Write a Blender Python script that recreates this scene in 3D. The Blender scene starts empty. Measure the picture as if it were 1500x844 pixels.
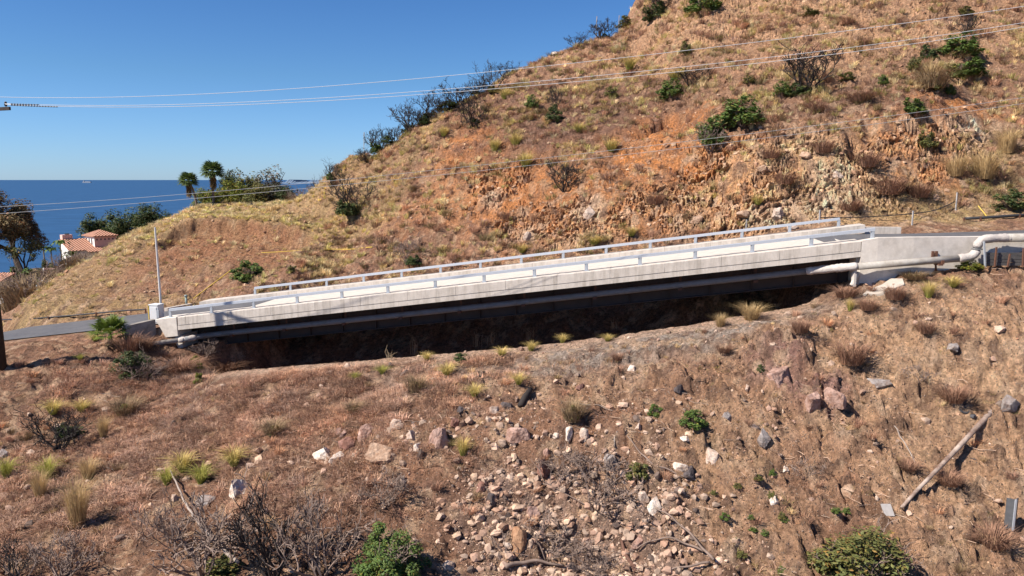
import bpy, bmesh, math, random
import numpy as np
from mathutils import Vector
C = bpy.context.scene
R = math.radians
# ------------------------------------------------------------------ camera, sky, sun, exposure
F, ZC, PITCH = 1071.0, 50.0, 8.4444          # focal length in photo pixels, camera height over the sea, pitch below level
cam = bpy.data.objects.new("camera", bpy.data.cameras.new("camera"))
C.collection.objects.link(cam); C.camera = cam
cam.location = (0, 0, ZC); cam.rotation_euler = (R(90 - PITCH), 0, 0)
cam.data.sensor_width = 36; cam.data.lens = F / 1500 * 36; cam.data.clip_end = 90000; cam.data.clip_start = .3
SUN = Vector((-.638, -.301, .709)).normalized()
w = bpy.data.worlds.new("World"); C.world = w; w.use_nodes = True
nt = w.node_tree; bg = nt.nodes["Background"]
sky = nt.nodes.new("ShaderNodeTexSky"); sky.sky_type = 'NISHITA'; sky.sun_disc = False
sky.sun_elevation = math.asin(SUN.z); sky.sun_rotation = math.atan2(SUN.x, SUN.y)
sky.altitude = 50; sky.air_density = 1.0; sky.dust_density = .15; sky.ozone_density = 1.6
tint = nt.nodes.new("ShaderNodeMix"); tint.data_type = 'RGBA'; tint.blend_type = 'MULTIPLY'; tint.inputs[0].default_value = 1
tcw = nt.nodes.new("ShaderNodeTexCoord"); sep = nt.nodes.new("ShaderNodeSeparateXYZ"); rmp = nt.nodes.new("ShaderNodeValToRGB")
nt.links.new(tcw.outputs["Generated"], sep.inputs[0]); nt.links.new(sep.outputs[2], rmp.inputs[0]); nt.links.new(rmp.outputs[0], tint.inputs[7])
for i_, (ps, cl) in enumerate([(0.0, (.47,.735,1.33)), (.13, (.385,.64,.965)), (.23, (.325,.585,.945))]):
    e_ = rmp.color_ramp.elements[i_] if i_ < 2 else rmp.color_ramp.elements.new(ps)
    e_.position = ps; e_.color = (*cl, 1)
nt.links.new(sky.outputs[0], tint.inputs[6]); nt.links.new(tint.outputs[2], bg.inputs[0]); bg.inputs[1].default_value = .07
sl = bpy.data.lights.new("sun", 'SUN'); sl.energy = 4.95; sl.angle = R(.5); sl.color = (1, .935, .84)
so = bpy.data.objects.new("sun", sl); C.collection.objects.link(so); so.rotation_euler = SUN.to_track_quat('Z', 'Y').to_euler()
C.view_settings.view_transform = 'Standard'; C.view_settings.look = 'None'
C.view_settings.exposure = .82; C.view_settings.gamma = 1
C.render.engine = 'CYCLES'; C.cycles.max_bounces = 5; C.cycles.diffuse_bounces = 2

# ------------------------------------------------------------------ helpers
CT, ST = math.cos(R(PITCH)), math.sin(R(PITCH))
def ray(u, v):
    a, b = (u - 750) / F, (422 - v) / F
    fy, fz = CT + b * ST, -ST + b * CT
    return a / fy, fz / fy                    # x and z per metre of y
def W(u, v, Y):
    a, b = ray(u, v)
    return np.array([a * Y, Y, b * Y])        # camera-relative point (z is relative to the camera)
def ss(a, b, x):
    t = np.clip((x - a) / (b - a), 0, 1); return t * t * (3 - 2 * t)
def _h(ix, iy, s):
    h = (ix.astype(np.int64) * 374761393 + iy.astype(np.int64) * 668265263 + s * 982451653) & 0xffffffff
    h = ((h ^ (h >> 13)) * 1274126177) & 0xffffffff
    return ((h ^ (h >> 16)) & 0xffffff) / float(0x1000000)
def pn(x, y, s=0):
    x = np.asarray(x, float); y = np.asarray(y, float)
    ix, iy = np.floor(x), np.floor(y); fx, fy = x - ix, y - iy
    ux, uy = fx**3 * (fx * (fx * 6 - 15) + 10), fy**3 * (fy * (fy * 6 - 15) + 10)
    def g(dx, dy):
        a = _h(ix + dx, iy + dy, s) * 6.2831853
        return np.cos(a) * (fx - dx) + np.sin(a) * (fy - dy)
    return ((g(0,0)*(1-ux) + g(1,0)*ux) * (1-uy) + (g(0,1)*(1-ux) + g(1,1)*ux) * uy) * 1.5
def fbm(x, y, o=4, s=0, gain=.5):
    r = 0; a = 1; t = 0
    for i in range(o):
        r = r + a * pn(x * 2**i + 17.3*i, y * 2**i - 9.1*i, s + i); t += a; a *= gain
    return r / t * 1.4
def worley(x, y, s=0):
    ix, iy = np.floor(x), np.floor(y); f1 = np.full(x.shape, 9.); f2 = f1.copy(); cid = np.zeros(x.shape)
    gx = np.zeros(x.shape); gy = np.zeros(x.shape)
    for dx in (-1, 0, 1):
        for dy in (-1, 0, 1):
            a, b = ix + dx, iy + dy
            px, py = a + _h(a, b, s) - x, b + _h(a, b, s + 7) - y
            d = np.hypot(px, py); m = d < f1
            f2 = np.where(m, f1, np.minimum(f2, d)); f1 = np.where(m, d, f1)
            cid = np.where(m, _h(a, b, s + 13), cid); gx = np.where(m, px, gx); gy = np.where(m, py, gy)
    return f1, f2, cid, gx, gy

MATS = {}
def mat(name, col, rough=.8, var=.25, scale=6, bump=.0, bscale=None, metal=0, attr=False, trans=0, spec=.3, col2=None, c2scale=1.5, c2at=.5, streak=False):
    if name in MATS: return MATS[name]
    m = bpy.data.materials.new(name); m.use_nodes = True; MATS[name] = m
    n = m.node_tree.nodes; l = m.node_tree.links; p = n["Principled BSDF"]
    p.inputs["Roughness"].default_value = rough; p.inputs["Metallic"].default_value = metal
    p.inputs["Specular IOR Level"].default_value = spec
    tc = n.new("ShaderNodeTexCoord"); geo = n.new("ShaderNodeNewGeometry")
    no = n.new("ShaderNodeTexNoise"); no.inputs["Scale"].default_value = scale; no.inputs["Detail"].default_value = 6; no.inputs["Roughness"].default_value = .65
    l.new(geo.outputs["Position"], no.inputs["Vector"])
    if attr:
        a = n.new("ShaderNodeAttribute"); a.attribute_name = "Col"; base = a.outputs["Color"]
        mu = n.new("ShaderNodeMix"); mu.data_type = 'RGBA'; mu.blend_type = 'MULTIPLY'; mu.inputs[0].default_value = 1
        l.new(base, mu.inputs[6]); mu.inputs[7].default_value = (*col, 1); base = mu.outputs[2]
    else:
        rg = n.new("ShaderNodeRGB"); rg.outputs[0].default_value = (*col, 1); base = rg.outputs[0]
    if col2:
        n2 = n.new("ShaderNodeTexNoise"); n2.inputs["Scale"].default_value = c2scale; n2.inputs["Detail"].default_value = 8; n2.inputs["Roughness"].default_value = .7
        if streak:
            mp = n.new("ShaderNodeMapping"); mp.inputs["Scale"].default_value = (1, 1, .12); l.new(geo.outputs["Position"], mp.inputs[0]); l.new(mp.outputs[0], n2.inputs["Vector"])
        else: l.new(geo.outputs["Position"], n2.inputs["Vector"])
        cr = n.new("ShaderNodeMapRange"); cr.inputs[1].default_value = c2at - .12; cr.inputs[2].default_value = c2at + .12; l.new(n2.outputs[0], cr.inputs[0])
        mx = n.new("ShaderNodeMix"); mx.data_type = 'RGBA'; l.new(cr.outputs[0], mx.inputs[0]); l.new(base, mx.inputs[6]); mx.inputs[7].default_value = (*col2, 1); base = mx.outputs[2]
    mr = n.new("ShaderNodeMapRange"); mr.inputs[1].default_value = .25; mr.inputs[2].default_value = .75
    mr.inputs[3].default_value = 1 - var; mr.inputs[4].default_value = 1 + var; l.new(no.outputs[0], mr.inputs[0])
    mm = n.new("ShaderNodeMix"); mm.data_type = 'RGBA'; mm.blend_type = 'MULTIPLY'; mm.inputs[0].default_value = 1
    l.new(base, mm.inputs[6]); l.new(mr.outputs[0], mm.inputs[7]); l.new(mm.outputs[2], p.inputs["Base Color"])
    if bump:
        nb = n.new("ShaderNodeTexNoise"); nb.inputs["Scale"].default_value = bscale or scale * 3; nb.inputs["Detail"].default_value = 5; nb.inputs["Roughness"].default_value = .7
        l.new(geo.outputs["Position"], nb.inputs["Vector"])
        b = n.new("ShaderNodeBump"); b.inputs["Strength"].default_value = 1; b.inputs["Distance"].default_value = bump
        l.new(nb.outputs[0], b.inputs["Height"]); l.new(b.outputs[0], p.inputs["Normal"])
    if trans:
        t = n.new("ShaderNodeBsdfTranslucent"); l.new(mm.outputs[2], t.inputs[0]); ms = n.new("ShaderNodeMixShader"); ms.inputs[0].default_value = trans
        l.new(p.outputs[0], ms.inputs[1]); l.new(t.outputs[0], ms.inputs[2]); l.new(ms.outputs[0], n["Material Output"].inputs[0])
    return m

def npmesh(name, V, F, col=None, m=None, smooth=False):
    me = bpy.data.meshes.new(name); V = np.asarray(V, np.float32); F = np.asarray(F, np.int32)
    k = F.shape[1]; me.vertices.add(len(V)); me.vertices.foreach_set("co", V.ravel())
    me.loops.add(F.size); me.loops.foreach_set("vertex_index", F.ravel())
    me.polygons.add(len(F)); me.polygons.foreach_set("loop_start", np.arange(0, F.size, k, dtype=np.int32))
    me.polygons.foreach_set("use_smooth", np.full(len(F), smooth))
    if col is not None:
        a = me.color_attributes.new("Col", 'FLOAT_COLOR', 'POINT')
        a.data.foreach_set("color", np.concatenate([col, np.ones((len(col), 1))], 1).astype(np.float32).ravel())
    me.update(calc_edges=True)
    if m: me.materials.append(m)
    return me
class MB:
    """collects boxes, tubes and prisms of one part"""
    def __init__(s): s.v = []; s.f = []
    def add(s, V, Fs):
        o = len(s.v); s.v += [tuple(map(float, p)) for p in V]; s.f += [tuple(i + o for i in f) for f in Fs]; return s
    def hexa(s, P):   # 8 points: bottom loop then top loop
        return s.add(P, [(3,2,1,0),(4,5,6,7),(0,1,5,4),(1,2,6,5),(2,3,7,6),(3,0,4,7)])
    def box(s, c, d, rz=0, rx=0):
        c = np.array(c, float); x, y, z = np.array(d) / 2
        P = np.array([(-x,-y,-z),(x,-y,-z),(x,y,-z),(-x,y,-z),(-x,-y,z),(x,-y,z),(x,y,z),(-x,y,z)])
        if rx: P = P @ np.array([[1,0,0],[0,math.cos(rx),-math.sin(rx)],[0,math.sin(rx),math.cos(rx)]]).T
        if rz: P = P @ np.array([[math.cos(rz),-math.sin(rz),0],[math.sin(rz),math.cos(rz),0],[0,0,1]]).T
        return s.hexa(P + c)
    def tube(s, pts, r, n=8, caps=True):
        pts = np.array(pts, float); r = np.broadcast_to(np.asarray(r, float), (len(pts),))
        T = np.gradient(pts, axis=0); T /= np.linalg.norm(T, axis=1, keepdims=True) + 1e-9
        up = np.array([0, 0, 1.]) if abs(T[0][2]) < .9 else np.array([1., 0, 0])
        V = []
        A = np.cross(T[0], up); A /= np.linalg.norm(A)
        for p, t, q in zip(pts, T, r):
            A = A - t * A.dot(t); A /= np.linalg.norm(A) + 1e-9; B = np.cross(t, A)
            for i in range(n):
                a = 2 * math.pi * i / n; V.append(p + q * (math.cos(a) * A + math.sin(a) * B))
        Fs = [(j*n+i, j*n+(i+1) % n, (j+1)*n+(i+1) % n, (j+1)*n+i) for j in range(len(pts)-1) for i in range(n)]
        if caps: Fs += [tuple(range(n))[::-1], tuple((len(pts)-1)*n + i for i in range(n))]
        return s.add(V, Fs)
    def mesh(s, name, m=None, smooth=False, bevel=0):
        me = bpy.data.meshes.new(name); me.from_pydata(s.v, [], s.f); 
        bm = bmesh.new(); bm.from_mesh(me); bmesh.ops.recalc_face_normals(bm, faces=bm.faces)
        if bevel: bmesh.ops.bevel(bm, geom=list(bm.edges), offset=bevel, segments=1, affect='EDGES', clamp_overlap=True)
        bm.to_mesh(me); bm.free()
        if smooth: me.polygons.foreach_set("use_smooth", np.full(len(me.polygons), True))
        if m: me.materials.append(m)
        return me
Z = np.array([0, 0, ZC])
def link(name, me, parent=None, loc=None):
    o = bpy.data.objects.new(name, me); C.collection.objects.link(o)
    if parent: o.parent = parent
    if loc is not None: o.location = loc
    return o
def tag(o, label, cat, group=None):
    o["label"] = label; o["category"] = cat
    if group: o["group"] = group
    return o
def thing(name, label, cat, loc=(0,0,0), rz=0, group=None):
    o = link(name, None, None, loc); o.rotation_euler = (0, 0, rz); o.empty_display_size = .3
    return tag(o, label, cat, group)
def part(name, mb, m, parent, smooth=False, bevel=0):
    """mb holds camera-relative points; the part is stored relative to its root"""
    me = mb.mesh(name, m, smooth, bevel); root = parent
    while root.parent: root = root.parent
    n = len(me.vertices); co = np.empty(n*3, np.float32); me.vertices.foreach_get("co", co)
    co = co.reshape(-1, 3) + Z - np.array(root.location); me.vertices.foreach_set("co", co.ravel().astype(np.float32)); me.update()
    return link(name, me, parent)
def single(name, mb, m, label, cat, base, group=None, smooth=False, bevel=0):
    o = part(name, mb, m, thing("tmp", "", "", np.array(base) + Z), smooth, bevel); e = o.parent
    o.parent = None; o.location = e.location; bpy.data.objects.remove(e); o.name = name
    return tag(o, label, cat, group)

# ------------------------------------------------------------------ bridge frame: rail-top line fitted to the post spacing (3 m)
P0 = np.array([-21.981, 46.408, -8.219]); D = np.array([2.913, -.591, .409]); PP = np.array([.199, .980, 0])
def Bp(k, off=0, dz=0): return P0 + k * D + off * PP + np.array([0, 0, dz])
DECK = -1.0
# ------------------------------------------------------------------ ground heights
CP = []
for u, v, Y in [(0,844,26),(150,844,25.5),(300,844,25),(450,844,24.6),(600,844,24.6),(760,844,25.4),(900,844,25.2),(1050,844,24),(1200,844,24.2),(1350,844,24.5),(1500,844,25),
    (0,740,30.5),(300,740,29),(600,740,27.6),(780,740,27.9),(1000,740,26.8),(1250,740,27.2),(1500,740,27.5),
    (0,650,35.5),(150,650,35.5),(300,650,34),(450,650,32),(600,650,30.2),(780,650,29.7),(1000,650,29.2),(1200,650,29.6),(1350,650,29.6),(1500,650,29.6),
    (0,560,38.8),(150,560,40.4),(300,560,40.5),(450,580,36.5),(600,580,34),(780,570,33.2),(1000,540,33.2),(1150,510,33.6),(1300,500,33.8),(1500,500,33.2),
    (400,542,39.6),(550,530,39.3),(700,517,39),(905,491,38.2),(1100,462,38),(1000,510,35.6),(800,540,36),(600,556,36.8),
    (1250,425,37),(1330,430,36),(1420,410,36.6),(1500,398,36.6),(1300,460,35),(1180,452,37.2),
    (20,508,45.6),(120,505,46.2),(190,508,45.6),(240,518,45.2),(5,538,40.3),(100,522,42.4),(-60,545,39),
    # behind the bridge: foot and face of the hill
    (370,416,58.5),(500,400,58),(700,374,56.5),(900,350,55.2),(1100,328,53.8),(1240,322,52),(1350,320,51.8),(1480,316,51.8),(1400,300,54.5),(1480,290,55),(1300,300,53.4),
    (1000,330,55),(1000,265,58.4),(1000,200,62.5),(1000,170,67),(1000,110,75),(1000,50,84),(1000,0,92),(1000,-120,108),
    (1130,300,54.6),(1130,220,58.2),(1130,170,63),(1130,100,72),(1130,0,86),(1130,-120,100),
    (1250,280,54),(1250,200,57.4),(1250,165,61.5),(1250,90,70),(1250,0,81),(1250,-150,98),
    (1380,240,56.5),(1380,165,59.6),(1380,130,64),(1380,60,72),(1380,0,79),(1450,250,57.5),(1500,200,60),(1500,100,68),(1500,0,78),(1500,-150,94),
    (880,300,57.5),(880,215,63.5),(880,160,71),(880,90,84),(860,47,98),(950,2,104),(950,60,90),
    (750,330,59),(750,250,65),(750,180,74),(750,120,84),(750,90,92),(800,68,95),(820,200,68),
    (640,350,60),(640,280,66),(640,200,75.5),(640,152,84),(690,128,88),
    (560,360,61),(560,320,65),(560,250,75),(560,208,81),(600,176,82.5),(520,330,71),(510,290,77),(485,262,82),(520,232,82),
    # the spur with its cut face, and the plateau
    (100,470,58.5),(30,478,58),(180,458,59),(260,450,59.5),(330,430,60),(20,458,60.5),(60,430,64),(100,402,67),(150,374,71),(200,345,76),(230,328,80),(260,315,92),(300,302,102),
    (120,440,61.5),(200,430,61.8),(200,385,67.5),(250,400,65.5),(300,385,67),(250,352,72.5),(290,337,75),(340,338,75.5),(340,365,70),(400,395,63.5),(400,345,73.5),(450,375,66),(460,350,73),
    (300,322,84),(360,317,87),(430,309,94),(350,304,104),(400,299,108),(440,298,106),(470,300,98),(480,322,80),(300,334,77.5),(400,333,78)]:
    CP.append(W(u, v, Y))
CP += [np.array(p, float) for p in [(-18,47.5,-13.2),(-10,46.5,-12.9),(-2,45.4,-12.1),(5,44.4,-11.2),(10,43.6,-10.0),(14.5,42.6,-7.6),(-20.5,48.6,-12.2),(-6,50,-11),(4,48.4,-9.8),(12,46.5,-7.4),
    (0,15,-19.5),(-25,15,-21),(25,15,-19),(0,0,-27),(-45,0,-30),(45,0,-25),(-55,25,-22),(55,25,-14),(-45,42,-14),(-60,50,-17),(-45,60,-14.5),(-60,70,-18),
    (60,50,-2),(80,70,14),(120,90,40),(110,45,5),(70,120,52),(110,150,75),(40,130,34),(140,60,20),
    (16,125,14),(0,118,3),(-5,105,3),(-12,98,0),(-19,94,-3),(-22,100,-5),(10,150,5),(-10,140,-10),
    (-52,78,-13.6),(-65,90,-16),(-58,105,-13),(-72,108,-13.2),(-74,130,-15.6),(-60,100,-12.8),(-95,130,-18),(-50,110,-9),(-44,120,-8.6),(-40,130,-12),(-66,118,-13.8),(-95,90,-24),(-64,140,-16),(-80,150,-22),(-55,160,-24),(-20,160,-22),(-30,125,-8),
    (-90,190,-42),(-30,200,-46),(30,200,-30),(-160,150,-40),(-120,230,-58),(0,240,-60),(80,240,-20),(130,260,-40),(-200,60,-50),(-220,250,-62),(60,300,-62),(200,300,-50),(200,120,60),(-130,20,-40),(200,0,0),(0,-40,-40),(-150,-40,-50),(150,-40,-10)]]
CP = np.array(CP)
def _phi(A, Bq): 
    d2 = (A[:,None,0]-Bq[None,:,0])**2 + (A[:,None,1]-Bq[None,:,1])**2
    return np.sqrt(d2 + 2.2**2)
n_ = len(CP); K = np.zeros((n_+3, n_+3)); K[:n_,:n_] = _phi(CP, CP) - np.eye(n_) * .15
K[:n_,n_] = 1; K[:n_,n_+1:] = CP[:,:2] / 50; K[n_:,:n_] = K[:n_,n_:].T
SOL = np.linalg.solve(K, np.concatenate([CP[:,2], [0,0,0]]))
def rbf(x, y):
    q = np.stack([x, y], 1); out = np.empty(len(q))
    for i in range(0, len(q), 20000):
        s = q[i:i+20000]; out[i:i+20000] = _phi(s, CP) @ SOL[:n_] + SOL[n_] + s @ SOL[n_+1:] / 50
    return out
def axis(segs):
    a = []
    for lo, hi, st in segs: a.append(np.arange(lo, hi - st * .5, st))
    return np.concatenate(a + [[segs[-1][1]]])
GX = axis([(-1500,-300,150),(-300,-120,12),(-120,-60,2),(-60,-40,.35),(-40,-30,.16),(-30,36,.105),(36,50,.16),(50,80,.35),(80,150,2.5),(150,300,15),(300,1500,150)])
GY = axis([(-400,-40,40),(-40,10,3),(10,22,.5),(22,46,.1),(46,62,.11),(62,80,.16),(80,116,.27),(116,160,1),(160,300,6),(300,1200,150)])
cx = axis([(-1500,-300,150),(-300,-120,12),(-120,-60,2),(-60,80,.6),(80,150,2.5),(150,300,15),(300,1500,150)])
cy = axis([(-400,-40,40),(-40,10,3),(10,116,.6),(116,160,1),(160,300,6),(300,1200,150)])
XX, YY = np.meshgrid(cx, cy); Hc = rbf(XX.ravel(), YY.ravel()).reshape(XX.shape)
Hc = np.maximum(Hc, -75)
far = (np.abs(XX) > 220) | (YY > 280); Hc[far & (YY > 100)] = -75
def catmull(gx, M, qx):        # cubic along the last axis
    i = np.clip(np.searchsorted(gx, qx) - 1, 0, len(gx) - 2); t = (qx - gx[i]) / (gx[i+1] - gx[i])
    dm = np.gradient(M, gx, axis=1); h = gx[i+1] - gx[i]
    a, b, da, db = M[:, i], M[:, i+1], dm[:, i] * h, dm[:, i+1] * h
    return a*(2*t**3-3*t**2+1) + da*(t**3-2*t**2+t) + b*(-2*t**3+3*t**2) + db*(t**3-t**2)
H = catmull(cy, catmull(cx, Hc, GX).T, GY).T
X, Y = np.meshgrid(GX, GY)
def sample(M, x, y):
    x = np.asarray(x, float); y = np.asarray(y, float)
    i = np.clip(np.searchsorted(GX, x) - 1, 0, len(GX) - 2); j = np.clip(np.searchsorted(GY, y) - 1, 0, len(GY) - 2)
    a = np.clip((x - GX[i]) / (GX[i+1] - GX[i]), 0, 1); b = np.clip((y - GY[j]) / (GY[j+1] - GY[j]), 0, 1)
    return (M[j,i]*(1-a) + M[j,i+1]*a)*(1-b) + (M[j+1,i]*(1-a) + M[j+1,i+1]*a)*b
def hit(u, v):
    a, b = ray(u, v); t = np.concatenate([np.arange(14, 130, .04), np.arange(130, 280, .5)])
    g = sample(H, a * t, t); k = np.nonzero(b * t <= g)[0]
    if not len(k): k = [int(np.argmax(g - b * t))]
    t = t[k[0]]; return np.array([a * t, t, float(sample(H, a * t, t))])
def pxm(p): return math.hypot(p[1], p[2]) / F      # metres per photo pixel at a point
# gully lip: sharp broken edge in front of the bridge
lip = np.array([W(*p) for p in [(300,546,41),(390,540,40.2),(500,530,39.5),(620,521,39),(740,510,38.6),(830,501,38.3),(899,492,38.1),(910,491,38.1),(980,480,38),(1050,469,38),(1110,459,38.3),(1180,446,38.9),(1240,425,39.5)]])
ly = np.interp(X, lip[:,0], lip[:,1]) + .12 * pn(X*1.1, X*0, 3) + .3 * np.exp(-((X - lip[6,0]-.1)/.22)**2) * -1.5
dl = Y - ly; inx = ss(lip[0,0]-1, lip[0,0]+2, X) * (1 - ss(lip[-2,0]-1, lip[-1,0], X))
lz = np.interp(X, lip[:,0], lip[:,2]); LIPW = inx * ss(-3.4, -.7, dl) * (1 - ss(.1, .6, dl))
H = np.where(dl < .6, H*(1 - LIPW) + LIPW*(lz + np.minimum(dl, 0)*.10), H)
H = np.where(dl >= 0, np.minimum(H, H*(1-inx) + inx*np.maximum(H - 1.5, np.minimum(H, lz))), H)
H -= inx * (.9 * ss(0, .3, dl) + .5 * ss(.3, 2.0, dl)) * (1 - ss(5, 8.5, dl))
# the spur's cut: a crisp break where the plateau ends and the bare face begins
LE = np.array([W(*p) for p in [(225,352,72),(255,341,74),(290,336,75.6),(340,337,76),(400,341,75),(455,350,73.4)]])
le = np.interp(X, LE[:,0], LE[:,1]) + .5*pn(X*.5, X*0, 77); de = Y - le; xin = ss(LE[0,0]-1, LE[0,0]+2, X)*(1 - ss(LE[-1,0]-2, LE[-1,0]+2, X))
H += xin*(1.15*ss(-1.0, .2, de)*(1 - ss(.3, 10, de)) - .75*np.exp(-((de + 2.4)/1.8)**2))
# erosion scarps and crevices on the hill
def gouge(pts, wd, dp):
    global H
    for a, b in zip(pts[:-1], pts[1:]):
        a, b = hit(*a), hit(*b); e = (b - a)[:2]; L = np.linalg.norm(e) + 1e-6
        t = np.clip(((X - a[0])*e[0] + (Y - a[1])*e[1]) / L**2, 0, 1)
        d = np.hypot(X - a[0] - t*e[0], Y - a[1] - t*e[1]); H = H - dp * np.exp(-(d/wd)**2)
gouge([(1250,195),(1247,222)], .35, 1.3); gouge([(1275,182),(1262,205)], .5, .9); gouge([(1355,172),(1335,185)], .4, .8)
gouge([(1180,262),(1130,285)], .25, .5); gouge([(1330,205),(1362,222)], .3, .6)
gouge([(240,352),(262,343)], .6, .7); gouge([(1150,545),(1172,565)], .12, .3); gouge([(1204,572),(1207,596)], .12, .5)
gouge([(935,196),(975,178),(1010,170)], .5, .9)
# ------------------------------------------------------------------ roads
LR = [Bp(k, 4.7, DECK) for k in (.9, 0, -1, -2.5, -4.5, -7)]
q = LR[-1]; LR += [q + np.array([-10, 4.5, -2.0]), q + np.array([-22, 12, -4.4]), q + np.array([-36, 24, -7])]
RR = [Bp(13.55, 4.7, DECK), Bp(14.2, 4.7, DECK), np.array([23.5,42.4,-3.42]), np.array([28,42.3,-3.3]), np.array([36,42.9,-3.1]), np.array([48,44.2,-2.7]), np.array([66,47.5,-2.0]), np.array([95,56,0])]
def densify(P, st=.6):
    P = np.array(P); s = np.concatenate([[0], np.cumsum(np.linalg.norm(np.diff(P, axis=0), axis=1))]); t = np.arange(0, s[-1], st)
    Q = np.stack([np.interp(t, s, P[:,i]) for i in range(3)], 1)
    for _ in range(6): Q[1:-1] = (Q[:-2] + 2*Q[1:-1] + Q[2:]) / 4
    return Q
LRD, RRD = densify(LR), densify(RR)
def flatten(path, k0, half, sh, near=None):
    global H
    P = path[::2]; best = np.full(X.shape, 1e9); zz = np.zeros(X.shape)
    box = (X > P[:,0].min()-20) & (X < P[:,0].max()+20) & (Y > P[:,1].min()-20) & (Y < P[:,1].max()+20)
    xs, ys = X[box], Y[box]; bd = np.full(xs.shape, 1e9); bz = np.zeros(xs.shape); bs = np.zeros(xs.shape)
    T = np.gradient(P, axis=0)
    for i in range(k0, len(P)):
        e = T[i][:2] / np.linalg.norm(T[i][:2]); al = (xs-P[i,0])*e[0] + (ys-P[i,1])*e[1]; d = np.hypot(xs-P[i,0], ys-P[i,1])
        m = d < bd; bd = np.where(m, d, bd); bz = np.where(m, P[i,2] + np.clip(al, -1, 1)*T[i][2]/np.linalg.norm(T[i][:2]), bz)
        bs = np.where(m, -(xs-P[i,0])*e[1] + (ys-P[i,1])*e[0], bs)
    wt = 1 - ss(half, half + sh, bd)
    if near is not None: wt = np.where(bs*near < 0, np.where(bd < half - .05, wt, 0), wt)
    hb = H[box]; H[box] = hb*(1-wt) + (bz - .06)*wt
    rm = ROADM[box]; ROADM[box] = np.maximum(rm, 1 - ss(half, half+.5, bd))
ROADM = np.zeros(X.shape)
flatten(LRD, 3, 4.5, 1.6); flatten(RRD, 3, 4.4, 1.5, near=1)

# ------------------------------------------------------------------ zones of soil, rock and grass (centre found on the ground, radii in metres)
def blobmask(L, x, y, z, seed=0):
    m = np.zeros(np.shape(x)); wob = 1 + .55 * fbm(x*.45, y*.45, 3, 91 + seed)
    for u, v, rx, ry, s in L:
        p = hit(u, v); d = np.hypot((x-p[0])/rx, np.hypot(y-p[1], z-p[2])/ry) * wob
        m = np.maximum(m, s * np.exp(-d**4 * .8))
    return np.clip(m, 0, 1)
ZN = dict(
 orange=[(690,215,4,5,.8),(745,275,6,6,.75),(660,280,4,4,.5),(940,222,4,4,.9),(985,188,5,2.5,1),(1020,235,5,4,.75),(880,270,5,4,.6),(1390,152,4,1.6,.9),(820,300,4,4,.6),(930,300,4,4,.55),(1080,290,4,3,.4),(620,310,4,4,.4),(1340,230,4,5,.5)],
 tan=[(1080,240,5,3.5,.8),(1180,250,7,4.5,.95),(1130,300,9,3,.85),(1290,235,4,4,.75),(855,320,5,3,.6),(1010,300,5,3,.75),(770,330,3,3,.5),(1240,300,6,2.5,.8),(1380,200,4,2,.6),(720,270,3,4,.5),(1080,20,20,10,.35),(1300,50,14,8,.3)],
 pale=[(1425,187,1.7,1.0,1),(1190,300,4,1.3,.5),(865,300,1.5,1.4,.6),(770,345,1.0,1.4,.6),(1130,315,3,1,.6),(720,290,.8,1.6,.7),(1220,255,2,1,.5),(1290,425,2.0,.8,.4)],
 dark=[(830,185,11,6,.85),(900,150,8,5,.75),(760,160,8,6,.7),(1150,160,8,2.5,.7),(700,240,5,3,.4),(560,280,5,4,.55),(600,350,5,3,.4),(1350,150,4,1.5,.5),(700,165,5,4,.5),(250,348,2,1,.8),(790,135,6,5,.35),(1380,90,6,3,.4),(280,550,4,3,.6),(200,530,3,2,.5),(700,760,2.5,2,.4),(430,760,5,3,.5),(150,780,5,3,.35)],
 straw=[(420,318,11,11,.55),(340,310,8,10,.5),(500,325,7,8,.55),(1390,312,8,2.4,.85),(1470,235,3.5,3,.5),(60,455,6,3,.7),(200,445,9,1.5,.6),(130,400,5,6,.45),(230,340,5,6,.6),(1080,455,5,1.2,.5),(1440,365,3,1,.6),(560,235,5,6,.3)],
 redbrown=[(300,352,5,3,.9),(360,352,6,3,.9),(330,365,8,4,.8),(430,380,8,4,.6),(250,400,7,5,.45),(520,370,5,3,.5)],
 ochre=[(1400,520,9,4,.75),(1420,700,5,5,.6),(1200,500,4,3,.6),(1290,600,4,4,.5),(1060,700,3,5,.45),(1330,460,5,2,.55),(1150,545,2,2,.3),(900,560,6,1.2,.3),(1100,600,3,3,.35)],
 gravel=[(850,528,7,1.8,.75),(1000,497,5,1.7,.85),(680,550,6,2,.55),(1190,455,3,1.0,.6),(920,510,4,1.2,.8),(560,565,5,1.5,.35)],
 chute=[(770,770,2.6,3.2,.7),(930,790,3.0,3,.75),(850,720,3,2,.4),(830,830,4,1.5,.7)],
 loam=[(120,600,9,5,.6),(60,760,6,4,.5),(300,650,7,4,.55),(380,720,5,4,.5),(500,600,6,3,.5)],
 mauve=[(1142,530,1.6,1.7,.9),(1190,575,1.4,1.3,.9),(1165,560,1.5,1,.5)])
PAL = dict(orange=(.51,.205,.072), tan=(.62,.38,.21), pale=(.62,.46,.33), dark=(.165,.088,.062), straw=(.38,.265,.125), redbrown=(.28,.135,.078), ochre=(.60,.375,.225),
           gravel=(.36,.29,.235), chute=(.30,.205,.16), loam=(.235,.128,.084), mauve=(.34,.19,.15))
near_ = (X > -62) & (X < 85) & (Y > 12) & (Y < 150)
xs, ys, zs = X[near_], Y[near_], H[near_]
M_ = {k: blobmask(v, xs, ys, zs, i) for i, (k, v) in enumerate(ZN.items())}
col = np.tile(np.array([.295,.160,.100]), (len(xs), 1)) * (1 + .25*fbm(xs*.2, ys*.2, 4, 5))[:,None]
hl = ss(58, 70, ys)[:,None]; col = col*(1-hl) + hl*np.array([.33,.185,.113])*(1 + .22*fbm(xs*.25, ys*.25, 4, 8))[:,None]
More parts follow.
